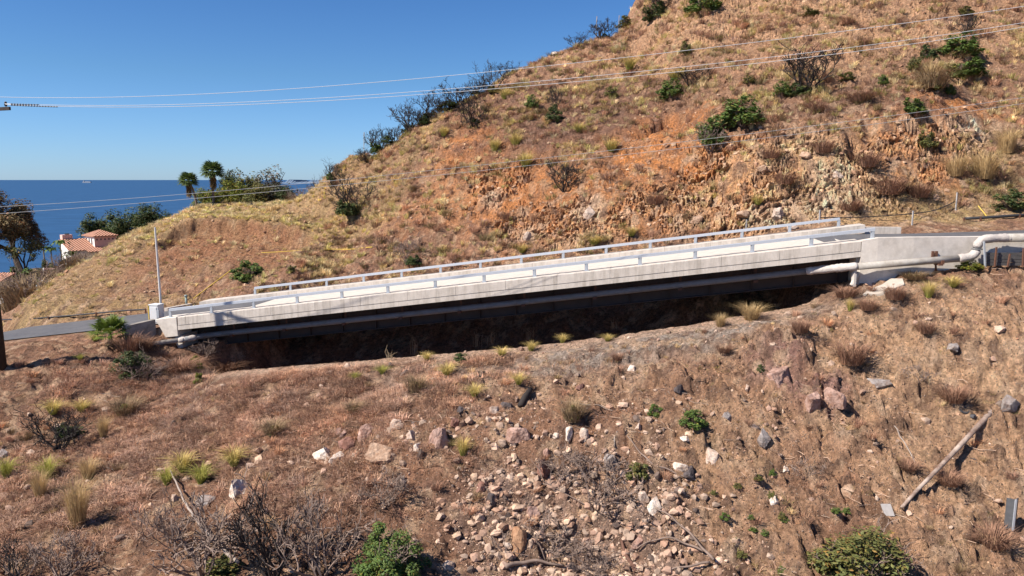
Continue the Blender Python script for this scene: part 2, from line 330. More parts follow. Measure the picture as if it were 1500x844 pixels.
FACE = xin[near_]*ss(-10, -7, de[near_])*(1 - ss(-.4, .4, de[near_]))
for i, k in enumerate(('loam','redbrown','ochre','tan','orange','dark','straw','gravel','chute','mauve','pale')):
    t = M_[k] * np.clip(1.0 + .9*fbm(xs*.8, ys*.8, 5, 30+i, .65), 0, 1.15); t = np.clip(t, 0, 1)[:,None]
    col = col*(1-t) + t*np.array(PAL[k])
t = (FACE*np.clip(.75 + .6*fbm(xs*.5, ys*.5, 4, 92), 0, 1))[:,None]; col = col*(1-t) + t*np.array([.30,.145,.08])
# patchy litter of pale dust, straw thatch and burnt soil
t = (ss(.18, .5, fbm(xs*.55, ys*.55, 5, 61, .65)) * .45)[:,None]; col = col*(1-t) + t*np.array([.42,.285,.175])
t = (ss(.2, .55, fbm(xs*.7+9, ys*.7, 5, 71, .65)) * .6)[:,None]; col = col*(1-t) + t*np.array([.145,.082,.06])
g = fbm(xs*3.1, ys*3.1, 4, 81, .7)[:,None]; col *= 1 + (.35 + .3*ss(-.2,.4,fbm(xs*.3, ys*.3, 2, 83)))[:,None]*g
t = (ss(.12, .3, fbm(xs*1.1, ys*1.1, 4, 86, .6))*.72*(1-hl[:,0]))[:,None]; col = col*(1-t) + t*np.array([.155,.092,.065])
t = (ss(.15, .35, fbm(xs*.9 + 40, ys*.9, 4, 89, .6))*.72*(1-hl[:,0]))[:,None]; col = col*(1-t) + t*np.array([.52,.345,.225])
g = fbm(xs*1.3, ys*1.3, 3, 84, .7)[:,None]; col *= 1 + np.array([.05,0,-.06])*g
t = (ss(-1.3, -.8, dl[near_] + .3*fbm(xs*.7, ys*.7, 3, 87))*(1 - ss(.0, .3, dl[near_]))*inx[near_]*np.clip(.8 + .8*fbm(xs*.9, ys*.9, 3, 88), 0, 1)*.9)[:,None]; col = col*(1-t) + t*np.array([.50,.335,.235])
# relief
rocky = np.clip(M_['tan']*.9 + M_['orange']*.15 + M_['pale']*.8, 0, 1) * ss(51, 53.5, ys)
d = .34*fbm(xs*.22, ys*.22, 3, 101) + .12*fbm(xs*.9, ys*.9, 4, 105, .6) + .045*fbm(xs*3.2, ys*3.2, 3, 111, .7)
fg = 1 - ss(44, 50, ys)
d += .26*fg*np.abs(fbm(xs*1.5, ys*1.5, 4, 131, .65)) + .05*fg*fbm(xs*4.2, ys*4.2, 2, 141)
ro = (ss(-.05, .5, fbm(xs*.4, ys*.4, 3, 191))*fg)[...]; f1, f2, cid, gx_, gy_ = worley(xs*2.1 + .3*pn(xs, ys, 3), ys*2.1, 25); d += ro*(.26*(cid - .5) + .18*gy_*cid - .14*(1 - ss(0, .15, f2-f1)))
hillm = ss(52, 57, ys)
rill = 1 - np.abs(fbm(xs*.55 + .25*fbm(xs*.3, ys*.3, 2, 7), ys*.11, 3, 121, .55)); d += hillm * -.22 * np.clip(rill - .78, 0, 1)/.22 * (.35 + .65*ss(-.1,.4,fbm(xs*.12, ys*.12, 2, 127)))
d += hillm*.09*fbm(xs*1.7, ys*1.7, 4, 151, .7) - hillm*.42*np.clip(np.abs(fbm(xs*.24, (ys*.72+zs*.85)*.42, 4, 153, .6)) - .02, 0, .5) + hillm*.16*np.abs(fbm(xs*.7, (ys*.72+zs*.85)*1.2, 3, 155, .6))
sl_ = ys*.72 + zs*.85                                     # distance up the face
an = .5 + .35*fbm(xs*.12, sl_*.12, 2, 170); ca, sa = np.cos(an), np.sin(an)
ws_, wt_ = xs*ca + sl_*sa + .35*pn(xs*.7, sl_*.7, 1), -xs*sa + sl_*ca + .35*pn(xs*.7, sl_*.7, 2)
f1, f2, cid, gx_, gy_ = worley(ws_*.75, wt_*2.3, 5)
blk = (cid - .5)*1.0 + gy_*.9*(cid + .1) + gx_*.5*(cid - .5) - .55*(1 - ss(0, .12, f2 - f1))
f1b, f2b, cidb, gxb, gyb = worley(ws_*1.7 + 4, wt_*4.4, 9)
blk2 = (cidb - .5)*.5 + gyb*.4 - .3*(1 - ss(0, .16, f2b - f1b))
rk = np.clip(rocky*1.5, 0, 1) * ss(-.35, .2, fbm(xs*.3, sl_*.3, 3, 161) + .2)
RKD = rk*(.36*blk + .5*blk2) + hillm*(1-rk)*.10*np.abs(fbm(xs*2.6, sl_*2.6, 3, 165, .7))
d += hillm*.16*np.clip(fbm(xs*1.0, sl_*1.0, 4, 163, .6), -.3, 1)
col *= (1 + rk*(.3*(cid - .5) + .5*(cidb - .5)) + .12*rk)[:,None]
rl = 1 - np.abs(fbm(xs*.8 + .3*pn(ys*.3, xs*.3, 9), ys*.16, 3, 301)); d += fg*(-.20*np.clip(rl - .8, 0, 1)/.2)*ss(-8, 10, xs)
rt_ = ss(-12, 6, xs)*fg*(1 - ss(34.2, 36.2, ys)); d += rt_*-.26 + rt_*.34*ss(-.015, .03, fbm(xs*.22 + 7, ys*.45, 4, 311, .6)) + rt_*.20*ss(-.02, .03, fbm(xs*.5 + 3, ys*.9, 4, 313, .6)) + hillm*ss(-15, -8, xs)*-.15 + hillm*ss(-15, -8, xs)*.35*ss(-.02, .03, fbm(xs*.13, sl_*.3, 4, 317, .6))*(1 - .6*rk)
mv = M_['mauve']; wx_, wy_ = xs*.9 + .3*pn(xs, ys, 5), ys*.9 + .3*pn(xs, ys, 6); f1, f2, cid, gx_, gy_ = worley(wx_, wy_, 55); d += mv*((cid-.3)*.5 + .35 - .35*(1-ss(0,.12,f2-f1)))
d *= (1 - ROADM[near_])*(1 - .85*LIPW[near_]); 
edge = np.minimum(ss(-62, -50, xs), 1 - ss(70, 85, xs)) * (1 - ss(135, 150, ys)); d *= edge
# keep the foot of the walls and the deck clear
H[near_] += d
RKD *= (1 - ROADM[near_])*edge; YD = np.zeros(X.shape); YD[near_] = -RKD*.85; XD = np.zeros(X.shape); XD[near_] = -RKD*.25; H[near_] += RKD*.5
COL = np.tile(np.array([.24,.17,.10]), (X.size, 1)).reshape(*X.shape, 3); COL[near_] = np.clip(col*1.3, 0, .8)
# under the deck the ground must not poke through
al = ((X - P0[0])*D[0] + (Y - P0[1])*D[1]) / (D[0]**2 + D[1]**2); of = (X - P0[0])*PP[0] + (Y - P0[1])*PP[1]
ins = (al > -.5) & (al < 15.2) & (of > -.6) & (of < 10.4)
H = np.where(ins & (al > .15) & (al < 13.7), np.minimum(H, P0[2] + al*D[2] - 2.6), np.where(ins, np.minimum(H, P0[2] + al*D[2] + DECK - .08), H))

me = npmesh("ground", np.stack([(X + XD).ravel(), (Y + YD).ravel(), H.ravel() + ZC], 1),
    (lambda i: np.stack([i, i+1, i+1+len(GX), i+len(GX)], 1))((np.arange(len(GY)-1)[:,None]*len(GX) + np.arange(len(GX)-1)[None]).ravel()), COL.reshape(-1,3), None, True)
def ground_mat():
    m = bpy.data.materials.new("dry soil"); m.use_nodes = True; n = m.node_tree.nodes; l = m.node_tree.links; p = n["Principled BSDF"]
    p.inputs["Roughness"].default_value = .95; p.inputs["Specular IOR Level"].default_value = .1
    geo = n.new("ShaderNodeNewGeometry"); a = n.new("ShaderNodeAttribute"); a.attribute_name = "Col"
    def noise(sc, det=5, ro=.7):
        t = n.new("ShaderNodeTexNoise"); t.inputs["Scale"].default_value = sc; t.inputs["Detail"].default_value = det; t.inputs["Roughness"].default_value = ro
        l.new(geo.outputs["Position"], t.inputs["Vector"]); return t.outputs[0]
    def rng(s, a0, a1, b0, b1):
        t = n.new("ShaderNodeMapRange"); l.new(s, t.inputs[0])
        for i, q in enumerate((a0, a1, b0, b1)): t.inputs[i+1].default_value = q
        return t.outputs[0]
    def mix(f, A, Bc, bl='MIX'):
        t = n.new("ShaderNodeMix"); t.data_type = 'RGBA'; t.blend_type = bl
        for s, i in ((f, 0), (A, 6), (Bc, 7)):
            if isinstance(s, (int, float)): t.inputs[i].default_value = s
            elif isinstance(s, tuple): t.inputs[i].default_value = (*s, 1)
            else: l.new(s, t.inputs[i])
        return t.outputs[2]
    c = mix(1, a.outputs["Color"], rng(noise(5, 8, .75), .32, .68, .42, 1.62), 'MULTIPLY')
    n1 = noise(38, 3)
    c = mix(1, c, rng(n1, .3, .7, .78, 1.22), 'MULTIPLY')
    # pebbles and crumbs
    vo = n.new("ShaderNodeTexVoronoi"); vo.inputs["Scale"].default_value = 9; l.new(geo.outputs["Position"], vo.inputs["Vector"])
    sel = n.new("ShaderNodeSeparateColor"); l.new(vo.outputs["Color"], sel.inputs[0])
    pk = n.new("ShaderNodeMath"); pk.operation = 'MULTIPLY'; l.new(rng(sel.outputs[0], .70, .74, 0, 1), pk.inputs[0]); l.new(rng(vo.outputs["Distance"], .2, .32, 1, 0), pk.inputs[1])
    c = mix(pk.outputs[0], c, (.50,.37,.29))
    dk = n.new("ShaderNodeMath"); dk.operation = 'MULTIPLY'; l.new(rng(sel.outputs[1], .8, .84, 0, .8), dk.inputs[0]); l.new(rng(vo.outputs["Distance"], .25, .4, 1, 0), dk.inputs[1])
    c = mix(dk.outputs[0], c, (.11,.075,.055))
    l.new(c, p.inputs["Base Color"])
    ad = n.new("ShaderNodeMath"); ad.operation = 'MULTIPLY_ADD'; l.new(noise(6, 8, .8), ad.inputs[0]); ad.inputs[1].default_value = 1.6
    l.new(pk.outputs[0], ad.inputs[2])
    b = n.new("ShaderNodeBump"); b.inputs["Strength"].default_value = 1; b.inputs["Distance"].default_value = .34; l.new(ad.outputs[0], b.inputs["Height"]); l.new(b.outputs[0], p.inputs["Normal"])
    return m
me.materials.append(ground_mat())
SM = np.ones(X.shape, bool); q = np.zeros(X.shape); q[near_] = rk; SM = q[:-1,:-1] < .3; me.polygons.foreach_set('use_smooth', SM.ravel())
o = link("ground", me); o["kind"] = "structure"

# ------------------------------------------------------------------ sea, far coast
def water():
    m = bpy.data.materials.new("sea water"); m.use_nodes = True; n = m.node_tree.nodes; l = m.node_tree.links; p = n["Principled BSDF"]
    p.inputs["Base Color"].default_value = (.024,.072,.158,1); p.inputs["Roughness"].default_value = .5; p.inputs["Specular IOR Level"].default_value = .12
    geo = n.new("ShaderNodeNewGeometry"); mp = n.new("ShaderNodeMapping"); mp.inputs["Scale"].default_value = (.02,.05,.05); l.new(geo.outputs["Position"], mp.inputs[0])
    t = n.new("ShaderNodeTexNoise"); t.inputs["Scale"].default_value = 1; t.inputs["Detail"].default_value = 8; l.new(mp.outputs[0], t.inputs["Vector"])
    r = n.new("ShaderNodeMapRange"); l.new(t.outputs[0], r.inputs[0]); r.inputs[1].default_value = .3; r.inputs[2].default_value = .7; r.inputs[3].default_value = .8; r.inputs[4].default_value = 1.2
    mx = n.new("ShaderNodeMix"); mx.data_type = 'RGBA'; mx.blend_type = 'MULTIPLY'; mx.inputs[0].default_value = 1; mx.inputs[6].default_value = (.024,.072,.158,1); l.new(r.outputs[0], mx.inputs[7]); l.new(mx.outputs[2], p.inputs["Base Color"])
    b = n.new("ShaderNodeBump"); b.inputs["Distance"].default_value = 1.5; b.inputs["Strength"].default_value = .6; l.new(t.outputs[0], b.inputs["Height"]); l.new(b.outputs[0], p.inputs["Normal"])
    return m
o = link("sea", npmesh("sea", [(-60000,-2000,0),(60000,-2000,0),(60000,70000,0),(-60000,70000,0)], [(0,1,2,3)], None, water())); o["kind"] = "structure"
mb = MB(); rnd = random.Random(4)
for i in range(26):
    p = W(405 + i*3.4, 263, 9000); hgt = 34 + 16*math.sin(i*.5) + rnd.uniform(-8, 8) if i > 2 else 18
    p2 = W(405 + i*3.4 + 3.4, 263, 9000)
    mb.hexa([(p[0],9000,-50),(p2[0],9000,-50),(p2[0],9900,-50),(p[0],9900,-50),(p[0]+6,9150,-50+hgt),(p2[0]-2,9150,-50+hgt*1.05),(p2[0],9700,-50+hgt),(p[0],9700,-50+hgt)])
o = part("headland", mb, mat("far coast", (.13,.18,.25), .9, .15, .004), thing("tmp", "", "", (0,0,0))); e = o.parent; o.parent = None; bpy.data.objects.remove(e); o["kind"] = "structure"; o.name = "headland_hills"  # bluish coast colour carries the haze of distance

# ------------------------------------------------------------------ roads
def ribbon(name, path, hw, lift, m):
    T = np.gradient(path, axis=0); N = np.stack([-T[:,1], T[:,0], 0*T[:,0]], 1); N /= np.linalg.norm(N, axis=1, keepdims=True)
    offs = np.linspace(-hw, hw, 9); V = np.concatenate([path + N*o_ + np.array([0,0,lift]) + Z for o_ in offs]); L = len(path)
    Fq = [(j*L+i, j*L+i+1, (j+1)*L+i+1, (j+1)*L+i) for j in range(8) for i in range(L-1)]
    o = link(name, npmesh(name, V, Fq, None, m)); o["kind"] = "structure"; return o
asph = mat("worn asphalt", (.092,.09,.097), .9, .22, 2.5, .02, 40, col2=(.125,.12,.122), c2scale=.35, c2at=.52)
tar = mat("tar seam", (.025,.025,.027), .6, .1)
ribbon("road", LRD, 3.72, .008, asph); ribbon("upper_road", RRD, 3.72, .008, asph)
T = np.array([LRD[i] + np.array([0,0,.013]) for i in range(4, len(LRD))])

# ------------------------------------------------------------------ bridge
conc = mat("pale concrete", (.52,.46,.405), .9, .14, 3, .006, 30, col2=(.33,.285,.24), c2scale=2.6, c2at=.58, streak=True)
conc2 = mat("grey stained concrete", (.62,.555,.49), .9, .14, 2.5, .006, 30, col2=(.50,.44,.38), c2scale=1.6, c2at=.55)
concd = mat("darker concrete", (.30,.265,.23), .92, .2, 2.5, .008, 30, col2=(.19,.165,.14), c2scale=2, c2at=.55)  # darker than the other bridge concrete, left wing wall only
galv = mat("galvanised steel", (.50,.52,.56), .45, .08, 8, metal=.35, spec=.5)
galvd = mat("dull galvanised steel", (.40,.42,.45), .5, .12, 8, metal=.35)
rust = mat("rusty steel", (.12,.055,.035), .85, .3, 12)
dsteel = mat("weathering steel girder", (.060,.042,.036), .8, .2, 3)
bridge = thing("bridge", "long concrete road bridge with steel rails spanning the dark gully below the hill", "bridge", Bp(7, 4.7, -2.9) + Z)
def sect(mb, k0, k1, poly, gap=0):
    g = gap / 3.0; n = len(poly)
    V = [Bp(k0+g, *q) for q in poly] + [Bp(k1-g, *q) for q in poly]
    return mb.add(V, [tuple(range(n)), tuple(range(2*n-1, n-1, -1))] + [(i, i+n, (i+1) % n + n, (i+1) % n) for i in range(n)])
def rng_k(k0, k1, ph=.45):
    ks = [k0] + [i + ph for i in range(-2, 17) if k0 < i + ph < k1] + [k1]; return list(zip(ks[:-1], ks[1:]))
mb = MB()
for a, b in rng_k(.26, 13.79): sect(mb, a, b, [(-.46,-1.09),(-.46,-.60),(-.43,-.57),(.92,-.57),(.95,-.60),(.95,-1.09)], .008)
part("near_parapet", mb, conc, bridge)
mb = MB(); sect(mb, .26, 13.79, [(-.42,-1.13),(-.42,-1.085),(.95,-1.085),(.95,-1.13)]); sect(mb, .25, 13.795, [(-.45,-1.40),(-.45,-1.13),(9.90,-1.13),(9.90,-1.40)])
part("deck_edge", mb, conc, bridge)
mb = MB()
for a, b in rng_k(-1.3, 14.6): sect(mb, a, b, [(8.47,-1.09),(8.47,-.57),(9.92,-.57),(9.92,-1.09)], .008)
q = Bp(14.62, 9.1, -.95); mb.box(q + np.array([1.1,-.1,-.05]), (2.2,.5,.5), -.1); part("far_parapet", mb, conc, bridge)
mb = MB(); sect(mb, .2, 13.85, [(.955,DECK-.12),(.955,DECK),(8.465,DECK),(8.465,DECK-.12)]); part("deck", mb, mat("deck concrete", (.50,.45,.39), .9, .15, 2, .004, 30), bridge)
for of_ in (1.35, 3.7, 6.0, 8.3):
    mb = MB(); sect(mb, .3, 13.75, [(of_-.06,-2.85),(of_-.06,-1.405),(of_+.06,-1.405),(of_+.06,-2.85)]); sect(mb, .3, 13.75, [(of_-.24,-2.9),(of_-.24,-2.852),(of_+.24,-2.852),(of_+.24,-2.9)])
    for k_ in (np.arange(.8, 13.6, .75) if of_ < 2 else []): sect(mb, k_-.004, k_+.004, [(of_-.23,-2.85),(of_-.23,-1.41),(of_-.062,-1.41),(of_-.062,-2.85)])
    part("girder", mb, dsteel, bridge)
for of_, k_list, nm in ((0, range(15), "near_rail"), (9.42, range(15), "far_rail")):
    mb = MB(); sh = 0 if of_ == 0 else .0
    k0, k1 = (-.03, 14.03) if of_ == 0 else (.12, 14.15)
    sect(mb, k0, k1, [(-.11+of_,-.165),(-.11+of_,-.01),(-.09+of_,0),(.11+of_,0),(.13+of_,-.01),(.13+of_,-.165)])
    r_ = part(nm, mb, galv, bridge)
    for k in k_list:
        kk = k if of_ == 0 else .14 + k
        mb = MB(); a, b = kk - .021, kk + .021
        sect(mb, kk-.017, kk+.017, [(-.10+of_,-.555),(-.10+of_,-.16),(.02+of_,-.16),(.02+of_,-.555)]); sect(mb, kk-.045, kk+.045, [(-.16+of_,-.568),(-.16+of_,-.545),(.12+of_,-.545),(.12+of_,-.568)])
        sect(mb, kk-.040, kk-.017, [(-.075+of_,-.555),(-.075+of_,-.16),(-.055+of_,-.16),(-.055+of_,-.555)]); sect(mb, kk+.017, kk+.026, [(-.09+of_,-.555),(-.09+of_,-.16),(-.07+of_,-.16),(-.07+of_,-.555)])
        part("rail_post", mb, galvd, r_)
# end block, abutments and wing walls
mb = MB(); T_, Bm = [Bp(-.28,-.47,-.55), Bp(.235,-.47,-.55)], [Bp(.245,-.47,-1.80), Bp(-.06,-.47,-1.80)]
a = [Bm[1], Bm[0], T_[1], T_[0]]; sh = PP*1.4
mb.add(a + [p + sh for p in a], [(0,1,2,3),(7,6,5,4),(0,4,5,1),(1,5,6,2),(2,6,7,3),(3,7,4,0)]); part("end_block", mb, conc2, bridge, bevel=.02)
mb = MB(); sect(mb, -.6, .30, [(-.30,-4.2),(-.30,-1.81),(9.9,-1.81),(9.9,-4.2)]); part("abutment", mb, conc2, bridge)
mb = MB(); sect(mb, 13.76, 13.97, [(-.02,-4.6),(-.02,-1.41),(9.9,-1.41),(9.9,-4.6)]); part("abutment", mb, conc2, bridge)
def slabwall(mb, top, bot, th):   # vertical wall through top points, of thickness th behind
    for i in range(len(top)-1):
        a, b = np.array(top[i]), np.array(top[i+1]); c, d_ = np.array([b[0],b[1],bot[i+1]]), np.array([a[0],a[1],bot[i]])
        e = np.array([-(b-a)[1], (b-a)[0], 0]); e = e/np.linalg.norm(e)*th
        mb.hexa([d_, c, c+e, d_+e, a, b, b+e, a+e])
    return mb
e0 = Bp(-.285, -.455, -.555); e1 = e0 + (W(184,478,44.9) - e0)*.5; e2 = W(184,478,44.9)
mb = slabwall(MB(), [e2, e1, e0], [e2[2]-2.2, e1[2]-2.4, e0[2]-2.6], .35); part("wing_wall", mb, concd, bridge)
wt = [Bp(13.80,-.46,-.56), W(1287,348.6,37.72), W(1340,347.6,37.70), W(1425,347.0,37.85), W(1520,345.5,38.0), W(1640,343,38.4)]
mb = slabwall(MB(), wt, [p[2]-2.6 for p in wt], .42); part("wing_wall", mb, conc2, bridge)
wb = wt

# ------------------------------------------------------------------ water pipe hung along the bridge
pipegrey = mat("shade darkened pipe", (.17,.17,.175), .6, .15, 4, col2=(.12,.11,.10), c2scale=1.5, c2at=.62)  # pipe colour darkened for the shade under the deck; riser shares it
wrapm = mat("pale wrap", (.49,.44,.40), .8, .25, 6, .04, 12, col2=(.33,.28,.25), c2scale=3, c2at=.58)
pipe = thing("water_pipe", "long grey pipe with pale wrapped joints hung along the side of the bridge", "pipe", Bp(7,.45,-2.06) + Z)
pl = [Bp(-1.25,-1.15,-2.10), Bp(.42,-.55,-2.04)]
pr = [W(1256,390.5,37.38), W(1425,377,37.38)]
lp = [pl[0] + np.array([-2.2,-.2,-.55]), pl[0], pl[1]]
mb = MB().tube([pl[0] + np.array([-1.5,-.3,-.4]), pl[0], pl[1]], .15, 14); part("pipe_run", mb, mat("sunlit tone pipe", (.37,.34,.305), .7, .12, 5, col2=(.26,.225,.19), c2scale=2), pipe, True)  # lighter copy of the same pipe colour, sunlight put into its ends
mb = MB().tube([pl[1], Bp(.62,.15,-2.05), Bp(.9,.45,-2.06), Bp(7,.45,-2.06), Bp(12.2,.45,-2.0), Bp(13.0,.1,-1.93)], .175, 14); part("pipe_run", mb, pipegrey, pipe, True)
mb = MB().tube([pr[0], pr[1]], .18, 14); part("pipe_run", mb, mat("sunlit tone pipe", (.37,.34,.305)), pipe, True)
top0 = W(1430,350,37.5); top1 = W(1475,348.5,37.5); top2 = W(1640,346,37.5)
mb = MB().tube([top1, top2], .215, 14); part("pipe_run", mb, mat("sunlit tone pipe", (.37,.34,.305)), pipe, True)
def lump(pts, r, sub=6, seed=1):
    pts = densify(pts, .12); rr = r*(.92 + .05*np.sin(np.arange(len(pts))*.9 + seed) + .05*np.cos(np.arange(len(pts))*2.9)); rr[0] *= .8; rr[-1] *= .8
    return MB().tube(pts, rr, 14)
part("joint_wrap", lump([Bp(.30,-.60,-2.05), pl[1], Bp(.60,.0,-2.05)], .20, 2), wrapm, pipe, True)
part("joint_wrap", lump([Bp(12.95,.12,-1.94), Bp(13.3,-.15,-1.90), pr[0]+np.array([-.2,0,0]), pr[0] + np.array([.12,0,.01])], .23, 3), wrapm, pipe, True)
el = [pr[1] + np.array([-.75,0,-.06]), pr[1] + np.array([-.1,0,0]), pr[1] + np.array([.13,0,.15]), pr[1]+np.array([.17,0,.42])]
part("elbow", lump(el, .235, 4), wrapm, pipe, True)
zt = top0[2]; b0 = pr[1] + np.array([.17,0,.38])
mb = MB().tube([b0, np.array([b0[0]+.0, b0[1], zt-.28])], .17, 12); mb.tube([b0 + np.array([0,0,.02]), b0 + np.array([0,0,.07])], .26, 16); part("riser", mb, pipegrey, pipe, True)
part("elbow", lump([np.array([b0[0], b0[1], zt-.45]), np.array([b0[0]+.03, b0[1], zt-.1]), np.array([b0[0]+.22, b0[1], zt]), top1 + np.array([-.25,0,0]), top1 + np.array([.35,0,0])], .235, 5), wrapm, pipe, True)
for k in (1.35, 2.6, 3.95, 5.2, 6.45, 7.75, 9.15, 10.75, 12.1):
    mb = MB(); p = Bp(k, .45, -2.06); sect(mb, k-.035, k+.035, [(.24,-2.30),(.24,-2.16),(.66,-2.16),(.66,-2.30)]); sect(mb, k-.02, k+.02, [(.63,-2.25),(.63,-1.40),(.67,-1.40),(.67,-2.25)])
    part("hanger", mb, rust, pipe)
p = W(1375,381,37.38)
mb = MB().box(p + np.array([0,.0,-.22]), (.22,.5,.09)); mb.tube([p + np.array([-.05,.15,-.25]), p + np.array([.18,.38,-.95])], .05, 6); mb.box(p + np.array([.1,-.2,-.1]), (.14,.08,.2)); part("wall_bracket", mb, rust, pipe)
p = W(1369,372.5,37.66); mb = MB().box(p + np.array([-.09,0,0]), (.11,.10,.32)).box(p + np.array([.09,0,0]), (.11,.10,.32)).box(p + np.array([0,-.02,.0]), (.3,.05,.06)); part("anchor_plate", mb, rust, pipe)
mb = MB(); a = W(1251,404,37.55); mb.box(a, (.12,.3,1.1), 0, .0); mb.tube([W(1258,399,37.6), W(1247,418,37.5)], .09, 6); part("pipe_support", mb, conc, pipe)

# ------------------------------------------------------------------ roadside things
white = mat("white paint", (.60,.60,.60), .5, .08, 5); yel = mat("yellow paint", (.62,.42,.07), .6, .15, 5)
blk = mat("black plastic pipe", (.03,.03,.033), .5, .2, 5)
p = Bp(-.55, .9, DECK); r0 = thing("utility_cabinet", "white utility cabinet with a yellow side, standing where the bridge parapet begins", "cabinet", p + Z + np.array([-.15,.1,-.1]))
c = p + np.array([-.15,.1,0])
part("body", MB().box(c + np.array([0,0,.62]), (.66,.6,1.2), -.2), white, r0, bevel=.02)
part("lid", MB().box(c + np.array([0,0,1.26]), (.72,.66,.07), -.2), white, r0, bevel=.015)
part("side_panel", MB().box(c + np.array([-.37,.05,.62]), (.05,.6,1.22), -.2), yel, r0)
part("door", MB().box(c + np.array([-.06,-.315,.64]), (.46,.03,1.0), -.2), white, r0, bevel=.01)
part("meter_box", MB().box(c + np.array([.30,-.42,.70]), (.16,.12,.5), -.2).box(c + np.array([.27,-.40,.3]), (.06,.06,.4), -.2), galvd, r0)
pw = W(236,452,48.6); tp = W(226.3,333,48.6); gz = float(sample(H, pw[0], pw[1]))
single("marker_mast", MB().tube([(pw[0],pw[1],gz-.1),(pw[0],pw[1],gz+2),(pw[0]-.02,pw[1],tp[2])], [.08,.075,.06], 8), mat("weathered white pole", (.62,.58,.55), .6, .2, 2), "tall thin white mast rising behind the white utility cabinet", "mast", (pw[0],pw[1],gz))
p = hit(273.5,450); r0 = thing("standpipe", "short grey green standpipe beside the yellow pipe at the road edge", "standpipe", p + Z)
gm = mat("grey green paint", (.22,.27,.25), .6, .15, 5)
part("post", MB().tube([p, p + np.array([0,0,.85])], .10, 10), gm, r0, True); part("cap", MB().tube([p + np.array([0,0,.84]), p + np.array([0,0,.98]), p + np.array([0,0,1.02])], [.13,.13,.05], 10), gm, r0, True)
def onground(px, lift=.0): 
    return [hit(u, v) + np.array([0,0,lift]) for u, v in px]
def drape(px, lift, st=.5):
    P = onground(px); P = densify(P, st)
    P[:,2] = sample(H, P[:,0], P[:,1]) + lift
    for _ in range(4): P[1:-1,2] = np.maximum(P[1:-1,2]*.5, P[1:-1,2]*0 + (P[:-2,2] + P[2:,2])/4) + 0 if False else P[1:-1,2]
    return P
P = np.array([hit(284,441), hit(284,441)*.34 + hit(338,400)*.66, hit(338,400)]) + np.array([0,0,.22]); single("gas_pipe", MB().tube(P, .045, 8), yel, "yellow pipe running up the cut bank from the standpipe towards a green bush", "pipe", P[0])
P = densify([hit(383,373), hit(440,371), hit(500,369), hit(548,368)], .5); P[:,2] = np.maximum(P[:,2], sample(H, P[:,0], P[:,1])) + .16
for _ in range(30): P[1:-1,2] = (P[:-2,2] + P[1:-1,2]*2 + P[2:,2])/4
P[:,2] += max(0, float(np.percentile(sample(H, P[:,0], P[:,1]) + .06 - P[:,2], 85))); single("gas_pipe", MB().tube(P, .034, 8), yel, "yellow pipe lying level along the spur above the bank", "pipe", P[0])
P = densify([hit(246,456) + np.array([0,0,.15]), hit(284,449) + np.array([0,0,.15])], .4); 
single("kerb_stone", slabwall(MB(), [P[0] + np.array([0,0,.1]), P[-1] + np.array([0,0,.1])], [P[0][2]-.3, P[-1][2]-.3], .3), conc, "low pale kerb stone on the far road edge beside the standpipe", "kerb", P[0])
def rail_pipe(name, px, stakes, lift, label, r=.06):
    P = densify([hit(u, v) + np.array([0,0,lift]) for u, v in px], .5); r0 = thing(name, label, "pipe", P[0] + Z - np.array([0,0,lift]))
    part("pipe", MB().tube(P, r, 8), blk, r0, True)
    for s in stakes:
        i = int(np.argmin(np.abs((P[:,0]/P[:,1])*F/CT + 750 - s))); q = P[i]
        part("stake", MB().box((q[0],q[1]-.07,q[2]-lift*.5-.05), (.10,.10,lift+.25)), rust, r0)
    return r0
rail_pipe("roadside_pipe", [(2,474),(50,473),(130,466),(180,461),(218,459)], (10,53,127,205), .32, "low black pipe on stakes along the far edge of the lower road")
rail_pipe("roadside_pipe", [(1411,325),(1450,323),(1500,319),(1560,316)], (1418,1446,1500), .2, "thick black pipe on blocks above the road at the right edge", .10)
for i, (u, v, hp, lab) in enumerate([(1093,339,17,"pale stake at the hill foot behind the far bridge rail, leftmost of the stakes"),(1200,328,20,"pale stake on the hill foot just before the end of the far bridge rail"),(1336,330,21,"pale stake in straw past the bridge end, beside the black cable"),(1400,308,25,"tallest pale stake at the upper end of the black cable")]):
    p = hit(u, v); h_ = hp*pxm(p); single("stake", MB().box(p + np.array([0,0,h_/2-.1]), (.075,.075,h_+.2), .3), mat("bleached stake", (.36,.34,.33), .7, .2, 6), lab, "stake", p, "pale stakes along the foot of the hill")
P = [hit(1200,326) + np.array([0,0,.35]), hit(1262,325) + np.array([0,0,.3]), hit(1336,324) + np.array([0,0,.5]), hit(1370,316) + np.array([0,0,.35]), hit(1400,304) + np.array([0,0,.45])]
single("cable", MB().tube(densify(P, .4), .035, 6), blk, "black cable strung between pale stakes above the upper road", "cable", P[0])
P = [hit(1447,320) + np.array([0,0,.02]), hit(1443,320) + np.array([-.1,.1,.25]), hit(1434,312) + np.array([-.1,0,.5])]
single("marker_stick", MB().tube([P[0], P[2]], .035, 6), yel, "yellow stick leaning over the thick black pipe at right", "stick", P[0])
